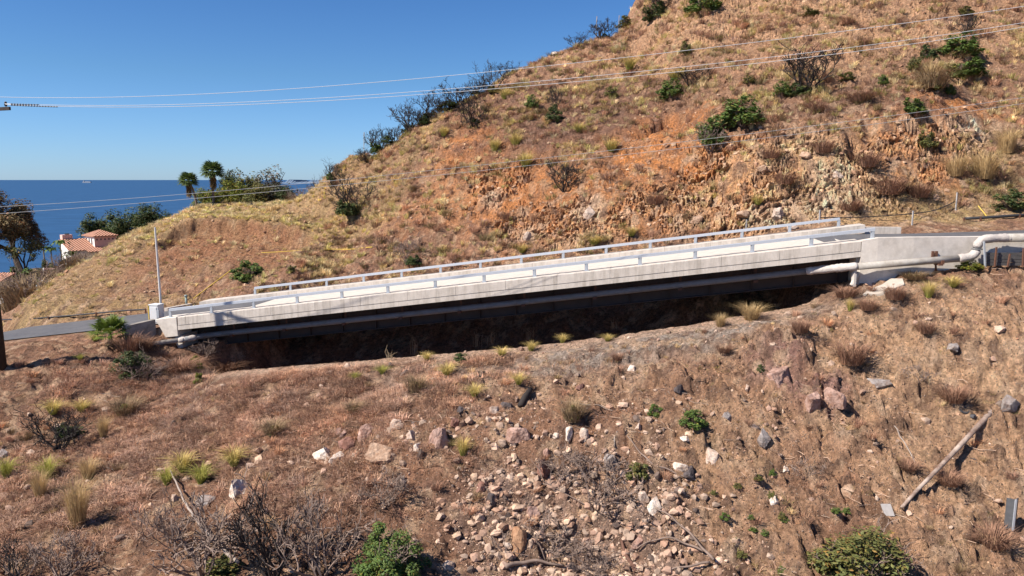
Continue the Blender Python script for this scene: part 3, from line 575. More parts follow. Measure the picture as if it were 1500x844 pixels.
# lagging wall with steel posts at right
r0 = thing("retaining_wall", "dark board retaining wall with thin steel posts under the pipe at right", "wall", W(1470,388,37) + Z)
brd = mat("dark lagging boards", (.085,.078,.075), .9, .3, 5, .01, 20)
mb = MB()
for i in range(4):
    z_ = W(1470,390,37.1)[2] + .1 + i*.17; x0, x1 = W(1446,380,37.1)[0], W(1600,380,37.1)[0]
    mb.box(((x0+x1)/2, 37.15 + .012*(i % 2), z_), (x1-x0, .06, .155))
part("boards", mb, brd, r0)
for u, tilt, v0 in ((1443,-.05,354),(1457,.10,362),(1476,.12,372),(1498,.05,364),(1530,.03,368)):
    b_ = W(u,391,36.98); t_ = W(u,v0,36.98); part("post", MB().tube([b_, t_ + np.array([tilt,0,0])], .05, 5), galvd if u == 1443 else rust, r0)
# power pole and wires
pb = hit(2,537); px_, py_ = pb[0], pb[1]
wood = mat("dark creosoted wood", (.045,.032,.026), .85, .3, 3, .01, 12)
topz = W(-36,128,py_)[2]; az = W(-36,160,py_)[2]
pole = thing("power_pole", "dark wooden power pole with crossarm at the left edge of the photo", "power pole", pb + Z)
part("shaft", MB().tube([pb - np.array([0,0,.4]), pb + np.array([0,0,6]), (px_,py_,topz)], [.27,.24,.18], 14), wood, pole, True)
tipW = W(14.5,159,py_-1.3); ac = np.array([px_ + .1, py_ - .26, tipW[2]]); ad = tipW - ac; AL = np.linalg.norm(ad); ad /= AL; ends = [ac - ad*1.25, tipW]
def beam(a, b, w_, h_):
    a, b = np.array(a), np.array(b); d_ = (b-a)/np.linalg.norm(b-a); s = np.cross(d_, [0,0,1]); s /= np.linalg.norm(s); t = np.cross(s, d_)
    q = [s*w_/2*i + t*h_/2*j for i, j in ((-1,-1),(1,-1),(1,1),(-1,1))]
    return MB().hexa([a+q[0],a+q[1],b+q[1],b+q[0],a+q[3],a+q[2],b+q[2],b+q[3]])
part("crossarm", beam(*ends, .10, .17), wood, pole)
part("brace", beam(ac + ad*1.1 - np.array([0,0,.08]), np.array([px_,py_,az-1.0]), .05, .05), wood, pole)
ins = mat("brown porcelain", (.05,.03,.028), .3, .1)
for s in (-1.1, .3, AL - .28):
    q = ac + ad*s; part("insulator", MB().tube([q + np.array([0,0,z_]) for z_ in (.05,.12,.13,.2,.21,.28,.30,.36)], [.02,.02,.075,.06,.09,.05,.07,.04], 10), ins, pole, True)
part("conduit", MB().tube([pb + np.array([-.12,-.22,-.2]), pb + np.array([-.12,-.2,3])], .05, 8), galvd, pole)
wirem = mat("aluminium wire", (.55,.55,.56), .6, .05, 2, spec=.4); wired = mat("dark twisted wire", (.06,.06,.07), .5, .1)
tip = ac + ad*(AL - .28) + np.array([0,0,.36])
WR = [([(-36,140),(0,143.5),(150,143),(300,137.5),(480,126),(760,101),(1000,75),(1250,44),(1500,9),(1620,-9)], "topmost wire crossing sky and hill from the power pole"),
      ([(7,151.5),(150,155.5),(300,152),(600,134),(1000,99),(1250,69.5),(1500,32),(1620,13)], "second wire from the top, upper of the close pair"),
      ([(7,152.5),(150,158),(300,155.5),(600,138.5),(1000,105.5),(1250,76.5),(1500,38),(1620,19)], "third wire from the top, lower of the close pair"),
      ([(-30,304),(57,300),(290,282.7),(500,263.5),(740,238),(1000,208),(1250,177),(1500,142.7),(1620,125)], "lower wire crossing the hillside, upper of the low pair"),
      ([(-30,315),(0,312.7),(283,291.7),(500,270.5),(740,246),(1000,217.5),(1250,186),(1500,151),(1620,134)], "lowest wire, running just beneath the other hillside wire")]
for i, (px, lab) in enumerate(WR):
    us = np.array([q[0] for q in px], float); vs = np.array([q[1] for q in px], float); cf = np.polyfit(us, vs, 4)
    uu = np.linspace(us[0], us[-1], 60); y0 = py_ - .2 if i in (0, 3, 4) else tip[1]
    P = [W(u, np.polyval(cf, u), y0 + (36.5 - y0)*(u + 36)/1650) for u in uu]
    r0 = thing("power_wire", lab, "wire", P[0] + Z, 0, "wires strung from the power pole")
    part("wire", MB().tube(P, .012 if i < 3 else .010, 5), wirem if i < 3 else mat("dull grey wire", (.33,.33,.34), .6, .05, 2, spec=.5), r0, True)
    if i in (1, 2):
        Q = densify([W(u, np.polyval(cf, u) + (0 if i == 1 else .6), y0 + (36.5-y0)*(u+36)/1650) for u in np.linspace(16, 58 if i == 1 else 86, 10)], .05)
        part("armour_rod", MB().tube(Q, .026 + .014*np.sin(np.arange(len(Q))*2.1), 6), wired, r0)

# ------------------------------------------------------------------ templates: rocks, tufts, leaves, branches
rng = np.random.default_rng(11)
def ico(sub):
    bm = bmesh.new(); bmesh.ops.create_icosphere(bm, subdivisions=sub, radius=1); V = np.array([v.co[:] for v in bm.verts]); Fc = np.array([[v.index for v in f.verts] for f in bm.faces]); bm.free(); return V, Fc
def rock_t(sub, seed, cuts=9):
    r = np.random.default_rng(seed); V, Fc = ico(sub); V = V * r.uniform(.75, 1.15, 3)
    for i in range(cuts):
        n = r.normal(size=3); n /= np.linalg.norm(n); d_ = r.uniform(.38, .8); s = V @ n - d_; V = V - np.outer(np.clip(s, 0, None), n)*.97
    nz = fbm(V[:,0]*1.7 + V[:,2]*1.1 + seed, V[:,1]*1.7 - V[:,2]*.9, 4, seed, .6)
    q_ = fbm(V[:,0]*4.5 + V[:,2]*3 + seed, V[:,1]*4.5 - V[:,2]*2.6, 3, seed + 3, .7) if sub > 2 else 0
    return V * (1 + .13*nz + .055*q_)[:,None], Fc
def merge(temps, tid, pos, sc, rz, tint, name, m, tilt=None, smooth=False):
    Vs, Fs, Cs = [], [], []; o_ = 0
    for t, (V, Fc, Ct) in enumerate(temps):
        k = np.nonzero(tid == t)[0]
        if not len(k): continue
        c, s = np.cos(rz[k])[:,None], np.sin(rz[k])[:,None]; S = sc[k]
        x, y, z_ = V[None,:,0]*S[:,0:1], V[None,:,1]*S[:,1:2], V[None,:,2]*S[:,2:3]
        if tilt is not None: x, z_ = x*np.cos(tilt[k])[:,None] - z_*np.sin(tilt[k])[:,None], x*np.sin(tilt[k])[:,None] + z_*np.cos(tilt[k])[:,None]
        P = np.stack([x*c - y*s + pos[k,0:1], x*s + y*c + pos[k,1:2], z_ + pos[k,2:3]], 2)
        Vs.append(P.reshape(-1,3)); Fs.append((Fc[None] + (np.arange(len(k))*len(V))[:,None,None]).reshape(-1, Fc.shape[1]) + o_)
        Cs.append((Ct[None]*tint[k][:,None]).reshape(-1,3)); o_ += len(k)*len(V)
    return npmesh(name, np.concatenate(Vs) + Z, np.concatenate(Fs), np.concatenate(Cs), m, smooth)
def tuft_t(seed, n=26, lean=.55, wdt=.035, rad=.18):
    r = np.random.default_rng(seed); V, Fc, Cc = [], [], []
    for i in range(n):
        a = r.uniform(0, 6.283); b = np.array([math.cos(a), math.sin(a), 0])*rad*math.sqrt(r.uniform()); l_ = lean*r.uniform(.1, 1.1); h_ = r.uniform(.55, 1.05)
        a2 = a + r.normal()*.5; dv = np.array([math.cos(a2), math.sin(a2), 0]); sd = np.array([-dv[1], dv[0], 0])*wdt*r.uniform(.7, 1.2)
        mid = b + dv*l_*.35*h_ + np.array([0,0,h_*.6]); tp_ = b + dv*l_*h_ + np.array([0,0,h_*(1 - .25*l_)]); k = len(V)
        V += [b - sd, b + sd, mid + sd*.8, mid - sd*.8, tp_]; Fc += [(k,k+1,k+2), (k,k+2,k+3), (k+3,k+2,k+4)]
        q = r.uniform(.75, 1.2); Cc += [np.array([1,1,1])*q]*5
    return np.array(V), np.array(Fc), np.array(Cc)
def leaf_t(r, P, size, dirs=None, flat=.6):
    """one bent leaf (two triangles each) per point"""
    n = len(P); N = r.normal(size=(n,3)); N[:,2] = np.abs(N[:,2]) + flat
    if dirs is not None: N = N + dirs*.8
    N /= np.linalg.norm(N, axis=1, keepdims=True); A = r.normal(size=(n,3)); A -= N*np.sum(A*N, 1)[:,None]; A /= np.linalg.norm(A, axis=1, keepdims=True); Bv = np.cross(N, A)
    s = size*r.uniform(.6, 1.3, (n,1)); V = np.stack([P - A*s, P + Bv*s*.45 - N*s*.1, P + A*s, P - Bv*s*.45 - N*s*.1], 1).reshape(-1,3)
    i = np.arange(n)*4; Fc = np.concatenate([np.stack([i,i+1,i+2],1), np.stack([i,i+2,i+3],1)])
    q = np.repeat(r.uniform(.6, 1.35, (n,1))*np.array([1,1,1]) + r.normal(size=(n,1))*np.array([.12,.05,0]), 4, 0)
    dry = np.repeat(r.uniform(size=n) < .13, 4); q[dry] *= np.array([1.7,1.05,1.0])
    return V, Fc, np.clip(q, .1, 3)
def bush_leaves(seed, nl=2200, clumps=26, size=.045, inner=.35, outl=.22):
    """unit bush: about 1 wide, 1 tall, base at 0, uneven outline"""
    r = np.random.default_rng(seed); d_ = r.normal(size=(clumps,3)); d_ /= np.linalg.norm(d_, axis=1, keepdims=True); d_[:,2] = np.abs(d_[:,2])*1.05 - .12
    rad = r.uniform(inner, 1, (clumps,1))*np.array([.40,.40,.72]); cc = d_*rad + np.array([0,0,.14]); cr = r.uniform(.06, .17, clumps); out_ = r.uniform(size=clumps) < outl; cc[out_] = (cc[out_] - np.array([0,0,.14]))*1.22 + np.array([0,0,.14]); cr[out_] *= .6
    k = r.integers(0, clumps, nl); g_ = r.normal(size=(nl,3)); g_ /= np.linalg.norm(g_, axis=1, keepdims=True); P = cc[k] + g_*(cr[k]*r.uniform(.25, 1, nl)**.5)[:,None]*np.array([1,1,1.1]); P[:,2] = np.maximum(P[:,2], .01) - .06
    return leaf_t(r, P, size, g_)
def grow(seed, n0=5, L=.42, r0=.02, depth=3, spread=.7, gn=.25, rmin=.0035, up=.35):
    r = np.random.default_rng(seed); mb = MB()
    def rec(p, d_, l_, rad, dep):
        n = 4; P = [p]; dd = d_.copy()
        for i in range(n):
            dd = dd + r.normal(size=3)*gn; dd[2] += up*.12; dd /= np.linalg.norm(dd); P.append(P[-1] + dd*l_/n)
        mb.tube(P, np.linspace(rad, max(rad*.62, rmin), n+1), 4 if dep >= 2 else 3, False)
        if dep > 0:
            for j in range(r.integers(2, 4)):
                t = r.integers(2, n+1); e = dd + r.normal(size=3)*spread; e[2] += up*.5; e /= np.linalg.norm(e); rec(P[t], e, l_*r.uniform(.5, .85), max(rad*.58, rmin), dep-1)
    for i in range(n0):
        a = 6.283*(i + r.uniform(0,.8))/n0; d_ = np.array([math.cos(a)*spread, math.sin(a)*spread, r.uniform(.6, 1.2)]); d_ /= np.linalg.norm(d_); rec(np.array([math.cos(a)*.03, math.sin(a)*.03, -.03]), d_, L*r.uniform(.7, 1.1), r0*r.uniform(.7, 1.1), depth)
    V = np.array(mb.v); ex = max(V[:,0].ptp() if hasattr(V[:,0], 'ptp') else np.ptp(V[:,0]), np.ptp(V[:,1])); V[:,:2] /= ex; V[:,2] /= V[:,2].max()
    mb.v = [tuple(q) for q in V]; return mb
charred = mat("charred branches", (.035,.027,.024), .85, .35, 5); twigm = mat("dead grey brown twigs", (.21,.15,.12), .9, .3, 4); palew = mat("bleached dead wood", (.30,.24,.20), .85, .25, 5)
LEAF = dict(green=mat("green leaves", (.095,.145,.032), .6, .2, 2, attr=True, trans=.2), dark=mat("dark green leaves", (.062,.088,.026), .6, .2, 2, attr=True, trans=.15),
  olive=mat("olive leaves", (.135,.135,.04), .65, .2, 2, attr=True, trans=.2), lime=mat("yellow green leaves", (.17,.19,.03), .6, .2, 2, attr=True, trans=.25),
  brown=mat("brown dry leaves", (.16,.115,.05), .7, .2, 2, attr=True, trans=.15), mauve=mat("dry purple brown twiglets", (.20,.13,.105), .8, .2, 2, attr=True), grey=mat("grey green leaves", (.12,.115,.075), .7, .2, 2, attr=True))
STRAW = mat("straw blades", (.70,.56,.32), .8, .2, 1, attr=True, trans=.25); WEED = mat("brown weed stalks", (.50,.32,.225), .85, .25, 1, attr=True, trans=.1)
stone = mat("broken stone", (.45,.36,.30), .9, .25, 9, .02, 30, attr=True)

# ------------------------------------------------------------------ stuff: rubble, straw, weeds, scrub litter
GRN = np.gradient
def scatter(n, x0, x1, y0, y1, dens, seed):
    r = np.random.default_rng(seed); x = r.uniform(x0, x1, n); y = r.uniform(y0, y1, n); z_ = sample(H, x, y)
    vis = (np.abs(x) < y*.78 + 3) & (sample(ROADM, x, y) < .05)
    k = vis & (r.uniform(size=n) < dens(x, y, z_)); return np.stack([x, y, z_], 1)[k], r
def clump(x, y, f, s, lo, hi): return ss(lo, hi, fbm(x*f, y*f, 3, s, .6))
def inside_bridge(x, y):
    a = ((x-P0[0])*D[0] + (y-P0[1])*D[1]) / (D[0]**2 + D[1]**2); o_ = (x-P0[0])*PP[0] + (y-P0[1])*PP[1]; return ((a > -1.5) & (a < 15.5) & (o_ > -.7) & (o_ < 10.5)) | ((sample(inx, x, y) > .5) & (np.abs(sample(dl, x, y) + .45) < .55))
RT = [(lambda q: (q[0], q[1], np.ones((len(q[0]),3))))(rock_t(1, 50+i, 6)) for i in range(8)]
def stones(n, box, dens, seed, smin, smax, name, dark=.12, tone=(1,1,1)):
    P, r = scatter(n, *box, dens, seed); k = len(P); s = smin*(smax/smin)**(r.uniform(size=k)**2.3)
    sc = s[:,None]*r.uniform(.65, 1.2, (k,3)); sc[:,2] *= .75; P[:,2] += s*(.02 if name != 'hill_stones' else 0)
    tc = np.array([[1.0,.96,.92],[1.15,1.05,.98],[.9,.76,.70],[1.25,1.15,1.02],[.75,.6,.52],[.35,.33,.34]])[r.choice(6, k, p=[.25,.2,.2,.1,.25-dark,dark])]*r.uniform(.6, 1.15, (k,1))*np.array(tone)
    o = link(name, merge(RT, r.integers(0, 8, k), P, sc, r.uniform(0, 6.28, k), tc, name, stone, r.normal(size=k)*.6)); o["kind"] = "stuff"; return o
def dch(x, y, z_):
    c = blobmask(ZN['chute'], x, y, z_, 8); b = blobmask([(620,640,9,1.5,.55),(780,610,8,1.5,.6),(960,620,4,2.5,.35),(1080,590,3,2,.15),(900,690,4,3,.6),(700,700,2,3,.5)], x, y, z_, 3)
    return np.clip(c*.9 + b*.42*clump(x, y, .8, 44, -.3, .4) + .012, 0, 1)
stones(105000, (-26, 26, 22.5, 39), dch, 21, .03, .30, "rubble", .10, (1.02,.95,.89))
stones(150000, (-12, 18, 22.5, 36), lambda x, y, z_: .9*blobmask(ZN['chute'], x, y, z_, 8) + .10*clump(x, y, .6, 47, -.3, .4), 24, .015, .06, "pebbles", .10, (.92,.8,.7))
stones(30000, (-30, 30, 23, 45), lambda x, y, z_: .30*clump(x, y, .5, 45, -.4, .5), 22, .02, .10, "scattered_stones", .08, (.95,.78,.66))
HSTONE = True
stones(60000, (-46, 66, 54, 100), lambda x, y, z_: .16*clump(x, y, .35, 46, -.2, .5) + .03 + .55*blobmask(ZN['tan'], x, y, z_, 2)*(y > 52) + .25*blobmask(ZN['orange'], x, y, z_, 0), 23, .05, .30, "hill_stones", .03, (1,.84,.68))
TW = [tuft_t(70+i, 16, 1.3, .022, .6) for i in range(6)]; TT = [tuft_t(60+i, 40, 1.15, .022, .22) for i in range(6)]; TF = [tuft_t(80+i, 34, .9, .022, .35) for i in range(6)]; TS = [tuft_t(95+i, 12, .35, .02, .3) for i in range(5)]
def grass(n, box, dens, seed, h0, h1, temps, m, name, tints, wide=1.1):
    P, r = scatter(n, *box, dens, seed); ok = ~inside_bridge(P[:,0], P[:,1]); P = P[ok]; k = len(P); h_ = r.uniform(h0, h1, k)
    sc = np.stack([h_*wide*r.uniform(.7,1.3,k), h_*wide*r.uniform(.7,1.3,k), h_], 1); P[:,2] -= .03
    t = np.array(tints)[r.integers(0, len(tints), k)]*r.uniform(.75, 1.2, (k,1))
    t = t*(1 + .4*fbm(P[:,0]*.35, P[:,1]*.35, 3, seed + 400))[:,None]*(1 + np.array([.0,-.08,-.16])*fbm(P[:,0]*.2, P[:,1]*.2, 2, seed + 440)[:,None])
    o = link(name, merge(temps, r.integers(0, len(temps), k), P, sc, r.uniform(0, 6.28, k), t, name, m)); o["kind"] = "stuff"; return k
GOLD = [(1,1,1),(1.05,1,.85),(.85,.8,.75),(1.15,1.08,1.05),(.8,.85,.55)]
def face(x, y): return np.clip(sample(xin, x, y)*(sample(de, x, y) < .3)*(y < 80) + (x < -21)*(y < 72)*.8, 0, 1)
CUT = ZN['tan'] + ZN['orange']
def dhill(x, y, z_):
    m = np.clip(1 - 1.1*blobmask(CUT, x, y, z_, 2), .06, 1)*(1 - .88*face(x, y))
    return np.clip(.5*clump(x, y, .28, 201, .0, .5)*m + .03*m + .35*m*blobmask([(600,240,9,7,1),(760,160,7,6,.6),(960,120,8,5,.5),(520,280,5,5,.8)], x, y, z_, 6)*clump(x, y, .5, 203, -.2, .4), 0, 1)*ss(53, 56, y)
n1 = grass(95000, (-45, 75, 54, 110), dhill, 31, .25, .75, TT, STRAW, "hill_grass", GOLD)
n2 = grass(9000, (-46, -14, 70, 118), lambda x, y, z_: np.clip(blobmask([(420,316,11,12,1),(340,306,8,11,1),(500,325,7,7,1),(250,325,5,8,.8),(180,360,3,4,.7)], x, y, z_, 4)*1.0*clump(x, y, .42, 210, -.1, .35), 0, 1)*(sample(H, x, y) > -8.5)*np.where(sample(xin, x, y) > .5, sample(de, x, y) > .2, 1), 32, .22, .5, TT, STRAW, "plateau_grass", GOLD[:2] + [(.95,1.05,.6),(1.1,1.1,.7)], 1.3)
n3 = grass(14000, (-46, -14, 56, 82), lambda x, y, z_: .26*clump(x, y, .5, 212, -.1, .4)*(1 - .6*sample(xin, x, y)), 33, .12, .34, TF, STRAW, "bank_grass", [(.8,.72,.62),(.95,.85,.7),(.7,.8,.4),(.6,.5,.4)], 1.6)
n4 = grass(8000, (18, 48, 47, 60), lambda x, y, z_: blobmask(ZN['straw'], x, y, z_, 4)*.6*clump(x, y, .5, 215, -.4, .3), 34, .10, .3, TF, STRAW, "shoulder_grass", [(.85,.76,.78),(.95,.85,.85),(.7,.6,.6)], 1.8)
WZ = [(250,560,5,3,.9),(400,590,6,3.5,1),(540,590,5,2.5,.9),(330,620,5,3,.8),(640,560,5,2,.5),(230,640,4,3,.6),(120,690,3,3,.5),(520,560,4,2,.7),(90,760,3,3,.5),(450,700,4,3,.35),(560,690,3,2,.4)]
n5 = grass(110000, (-30, 8, 24, 46), lambda x, y, z_: np.clip(blobmask(WZ, x, y, z_, 5)*clump(x, y, .55, 220, -.4, .2)*.8, 0, 1), 35, .18, .42, TW, WEED, "dry_weeds", [(1,1,1),(.85,.8,.8),(1.2,1.1,.95),(1.05,.9,.85),(.6,.55,.5)], 1.2)
n6 = grass(10000, (-30, 34, 23, 41), lambda x, y, z_: .05*clump(x, y, .6, 230, -.1, .5) + .3*blobmask([(700,545,6,1.5,.6),(900,520,6,1.5,.5),(1080,455,5,1.2,1),(1180,450,3,1,.6)], x, y, z_, 2), 36, .1, .3, TF, STRAW, "bench_grass", [(.75,.62,.55),(.9,.8,.7),(.6,.5,.4),(.5,.38,.3)], 1.4)
n7 = grass(70000, (-20, 75, 54, 100), lambda x, y, z_: .34*clump(x, y, .5, 240, -.1, .45)*np.clip(1 - 1.1*blobmask(CUT, x, y, z_, 2), .08, 1)*(1 - .9*face(x, y)), 37, .25, .65, TF, WEED, "hill_scrub_litter", [(1,1,1),(.7,.65,.6),(1.2,1.1,.9),(.55,.5,.48),(.5,.62,.3)], 1.5)
n8 = grass(9000, (4, 30, 23, 38), lambda x, y, z_: .35*clump(x, y, .5, 250, .05, .5), 38, .10, .26, TW, WEED, "slope_weeds", [(.8,.7,.65),(.6,.5,.45),(.45,.55,.25),(1,.9,.8)], 1.6)
TD = [(lambda q: (q[0]*np.array([.9,.9,.9]), q[1], q[2]))(tuft_t(130+i, 110, .95, .015, .34)) for i in range(5)]
SCR = [(.8,.68,.62),(.6,.5,.46),(1.0,.85,.75),(.55,.56,.42),(.42,.47,.30),(1.1,1.0,.85)]
n9 = grass(11000, (-20, 75, 55, 106), lambda x, y, z_: .42*clump(x, y, .4, 260, -.15, .4)*np.clip(1 - 1.1*blobmask(CUT, x, y, z_, 2), .1, 1)*(1 - .95*face(x, y)), 41, .3, .95, TD, WEED, "low_scrub", SCR, 1.35)
n10 = grass(2600, (-30, 30, 23.5, 44), lambda x, y, z_: .30*clump(x, y, .45, 265, -.1, .4) + .25*blobmask([(250,560,5,3,1),(130,650,4,4,1),(420,640,4,2,1)], x, y, z_, 2), 42, .14, .5, TD, WEED, "low_dry_scrub", SCR[:4] + [(1.1,.9,.7)], 1.4)
def twig_t(seed):
    r = np.random.default_rng(seed); x = np.linspace(-.5, .5, 4); yy = r.normal(size=4)*.07; zz = .05 + np.abs(r.normal(size=4))*.06; V, Fc = [], []
    for i in range(4): V += [(x[i], yy[i]-.013, zz[i]), (x[i], yy[i]+.013, zz[i]), (x[i], yy[i], zz[i]+.022)]
    for i in range(3):
        for a_, b_ in ((0,1),(1,2),(2,0)): k = i*3; Fc += [(k+a_, k+b_, k+3+b_), (k+a_, k+3+b_, k+3+a_)]
    return np.array(V), np.array(Fc), np.ones((12,3))
n11 = grass(16000, (-30, 30, 23.5, 42), lambda x, y, z_: .16 + .3*blobmask([(870,720,5,4,1),(1180,690,4,2,.8),(420,740,6,4,1),(100,760,5,5,.8),(1350,700,4,4,.6)], x, y, z_, 2), 43, .25, .75, [twig_t(i) for i in range(6)], mat("fallen twigs", (.30,.22,.17), .9, .3, 3, attr=True), "twig_litter", [(1,1,1),(.4,.36,.34),(1.5,1.4,1.3),(.2,.18,.18)], 1.0)
print(n9, n10, "tufts", n1, n2, n3, n4, n5, n6, n7, n8)

# ------------------------------------------------------------------ boulders and stones that can be told apart
RK = [rock_t(4, 300+i, 15) for i in range(9)]
RCOL = dict(pale=(.53,.42,.345), white=(.68,.59,.51), pink=(.43,.28,.225), grey=(.30,.265,.25), dark=(.11,.09,.088), tan=(.44,.30,.21), red=(.28,.15,.115), orange=(.38,.22,.13))
def rmat(c):
    if "rock "+c not in MATS:
        a = np.array(RCOL[c]); mat("rock "+c, tuple(a), .92, .35, 6, .06, 10, col2=tuple(np.minimum(a*np.array([.62,.50,.43]), .9)), c2scale=3.2, c2at=.53)
    return MATS["rock "+c]
RM = {}
def boulder(u, v, wp, hp, c, label, g="boulders and stones on the near slope", t=None, rz=None):
    p = hit(u, v); s = pxm(p); i = (int(u*7 + v*3) % 9) if t is None else t
    if (i, c) not in RM: RM[i, c] = npmesh("boulder", RK[i][0], RK[i][1], None, rmat(c))
    wd, ht = wp*s*.58, hp*s*.60
    o = link("boulder", RM[i, c], None, p + Z + np.array([0, wd*.1, -ht*.02])); o.scale = (wd, wd*.85, ht); o.rotation_euler = (R((u*3) % 24 - 12), R((v*5) % 24 - 12), (u*1.7) % 6.28 if rz is None else rz)
    tag(o, label, "rock", g)
for r in [
 (346,722,40,44,'white',"bright white boulder among burnt branches at lower left, below a round straw tuft"),
 (303,735,44,24,'grey',"flat grey stone half buried left of the bright white boulder"),
 (538,638,34,30,'pink',"pinkish boulder with a shaded right side, largest on the lip above the slope"),
 (472,668,36,26,'white',"long cream ledge stone, left half of the broken ledge"),
 (492,674,34,18,'white',"cream ledge stone lying right of the long cream one"),
 (506,655,30,28,'red',"dark reddish boulder resting on the cream ledge"),
 (503,638,18,14,'pink',"small pink stone on top of the dark reddish boulder"),
 (577,626,26,20,'pale',"pale stone on the lip between the pinkish boulder and the white cobble"),
 (612,658,18,24,'white',"white egg shaped cobble standing alone on the lip"),
 (601,640,18,20,'pale',"cream stone directly above the white egg shaped cobble"),
 (556,664,54,30,'tan',"broad tan rock patch embedded below the pinkish boulder"),
 (645,652,36,46,'pink',"tall pinkish outcrop left of the upright straw tuft on the chute head"),
 (667,622,14,18,'red',"small upright reddish stone just right of the tall pinkish outcrop"),
 (722,603,24,24,'pale',"pale round boulder beside the charred log end"),
 (742,597,20,18,'dark',"black boulder between the pale round boulder and the charred log"),
 (673,603,15,14,'dark',"lone black stone at the edge of the dry weeds"),
 (757,640,36,34,'pink',"big pink boulder with a shadowed right edge in the middle of the slope"),
 (751,652,16,18,'pale',"pale stone touching the lower left of the big pink boulder"),
 (793,690,24,40,'red',"tall dark red boulder with a deep shadow at its right"),
 (801,668,14,22,'pink',"narrow pink stone on top of the tall dark red boulder"),
 (834,640,20,22,'white',"white stone with a black shadow below the bushy brown shrub"),
 (855,642,18,26,'pale',"pale slab right of the white stone with black shadow"),
 (814,640,16,12,'pale',"small flat pale stone left of the white stone with black shadow"),
 (894,683,24,26,'grey',"grey boulder with a shaded right side near the fallen branch tip"),
 (1041,671,30,34,'pale',"large pale pink boulder in the open, right of the chute"),
 (997,686,22,18,'white',"white boulder paired with a dark one left of the branch end"),
 (1009,697,28,22,'dark',"dark grey boulder paired with the white one"),
 (961,742,24,26,'white',"white boulder in the rubble below the fallen branch"),
 (942,730,16,20,'pale',"pale stone just up left of the white boulder in the rubble"),
 (935,628,14,24,'pale',"pale upright stone below the small yellow green sapling leaves"),
 (1004,644,18,12,'white',"white stone just below the green sapling"),
 (1120,644,22,28,'grey',"grey white streaked stone right of the large pale pink boulder"),
 (1066,612,20,16,'grey',"flat blue grey stone pressed into the slope"),
 (1094,573,12,20,'pale',"pale upright stone left of the purple outcrop"),
 (994,573,18,20,'dark',"black stone in a pale hollow below the gravel bench"),
 (925,543,18,14,'white',"white shard lying on the gravel bench"),
 (850,570,18,16,'red',"reddish stone at the top edge of the rubble slope"),
 (1287,565,40,24,'grey',"angular grey slab on the tan slope at right"),
 (1241,725,24,28,'tan',"rounded tan boulder above the leafy shrub at lower right"),
 (1396,512,30,18,'grey',"grey streaked stone high on the right slope"),
 (1478,598,36,34,'grey',"large grey boulder at the right edge above the fallen pole"),
 (1190,596,44,46,'pink',"cracked purple outcrop block, left of a crevice"),
 (1222,590,36,46,'pink',"cracked purple outcrop block, right of a crevice"),
 (1140,560,60,50,'pink',"broad purple outcrop face, largest rock on the right slope"),
 (759,800,30,46,'orange',"tall orange brown boulder in the grey rubble chute"),
 (744,803,16,18,'pale',"pale stone against the left of the orange brown boulder"),
 (703,722,18,22,'red',"dark red stone at the top of the rubble fan"),
 (718,738,20,26,'dark',"black rock shadowed on the left edge of the rubble fan"),
 (778,752,28,24,'pink',"pink slab stone right of the rubble fan"),
 (655,834,26,18,'pale',"pale stone beside the round green bush at the bottom"),
 (935,800,30,26,'pink',"pinkish block under the curved dead branches in the chute"),
 (590,706,14,16,'pale',"single pale stone on bare soil left of the chute"),
 (806,640,10,8,'tan',"tiny tan stone left of the small flat pale stone"),
 (5,668,22,30,'grey',"grey rock cut by the left edge of the photo"),
 (1150,690,14,10,'white',"white pebble pair on the slope left of the green seedlings"),
 (1135,735,14,14,'white',"white stone low on the slope between green seedlings"),
 (497,632,14,12,'pink',"small pink brown stone left of the pinkish boulder")]: boulder(*r)
for r in [(1141,318,26,26,'pale',"pale crag block above the far bridge rail, tallest in its row"),(1118,250,24,14,'tan',"tan ledge block in the rocky cut face"),(1225,258,20,16,'pale',"cream block sticking out of the rocky cut below the dark crevice"),
 (865,312,22,20,'pale',"pale crag low on the hill above the far rail"),(772,350,12,24,'pale',"slim pale crag low on the hill, left of the others"),(1090,316,30,16,'tan',"tan rock bulge at the hill foot behind the far rail"),
 (1372,292,14,14,'tan',"round tan boulder at the hill foot beside the pale stakes"),(1425,196,30,16,'tan',"exposed pale rock patch high on the hill at right"),(812,68,16,7,'white',"white rock on the skyline of the hill"),(1160,335,20,12,'pale',"pale block lying beside the end of the far rail"),(1020,322,26,14,'tan',"tan slab at the hill foot above the middle of the far rail"),(1180,228,20,12,'tan',"tan block above the rocky cut, left of the dark crevice")]: boulder(*r, g="rock blocks on the hill face")

# ------------------------------------------------------------------ broken slabs, log, sign and litter
def quad_slab(name, px, th, m, label, cat, lift=.03):
    P = [hit(u, v) + np.array([0,0,lift]) for u, v in px]; n = len(P); mb = MB(); b_ = [p - np.array([0,0,th]) for p in P]
    mb.add(P + b_, [tuple(range(n)), tuple(range(2*n-1, n-1, -1))] + [(i, (i+1) % n, n+(i+1) % n, n+i) for i in range(n)]); return single(name, mb, m, label, cat, P[0], bevel=.015)
quad_slab("concrete_slab", [(1264,434),(1270,428),(1292,420),(1304,411),(1322,412),(1325,419),(1306,428),(1287,434)], .18, mat("rough cream concrete", (.48,.42,.36), .95, .2, 6, .04, 12, col2=(.4,.34,.28), c2scale=3), "cream broken concrete slab on the ground below the right wing wall", "slab", .1)
a, b = hit(1320,752), hit(1465,597); n_ = 9; P = np.array([a + (b-a)*t for t in np.linspace(0, 1, n_)]); P[:,2] += .10 + .10*np.sin(np.linspace(0, 3.14, n_)); P[1:-1,0] += .08*np.sin(np.linspace(0, 3.14, n_-2))
lift_ = max(0, float(np.max(sample(H, P[:,0], P[:,1]) - P[:,2]))); P[:,2] += lift_*.8
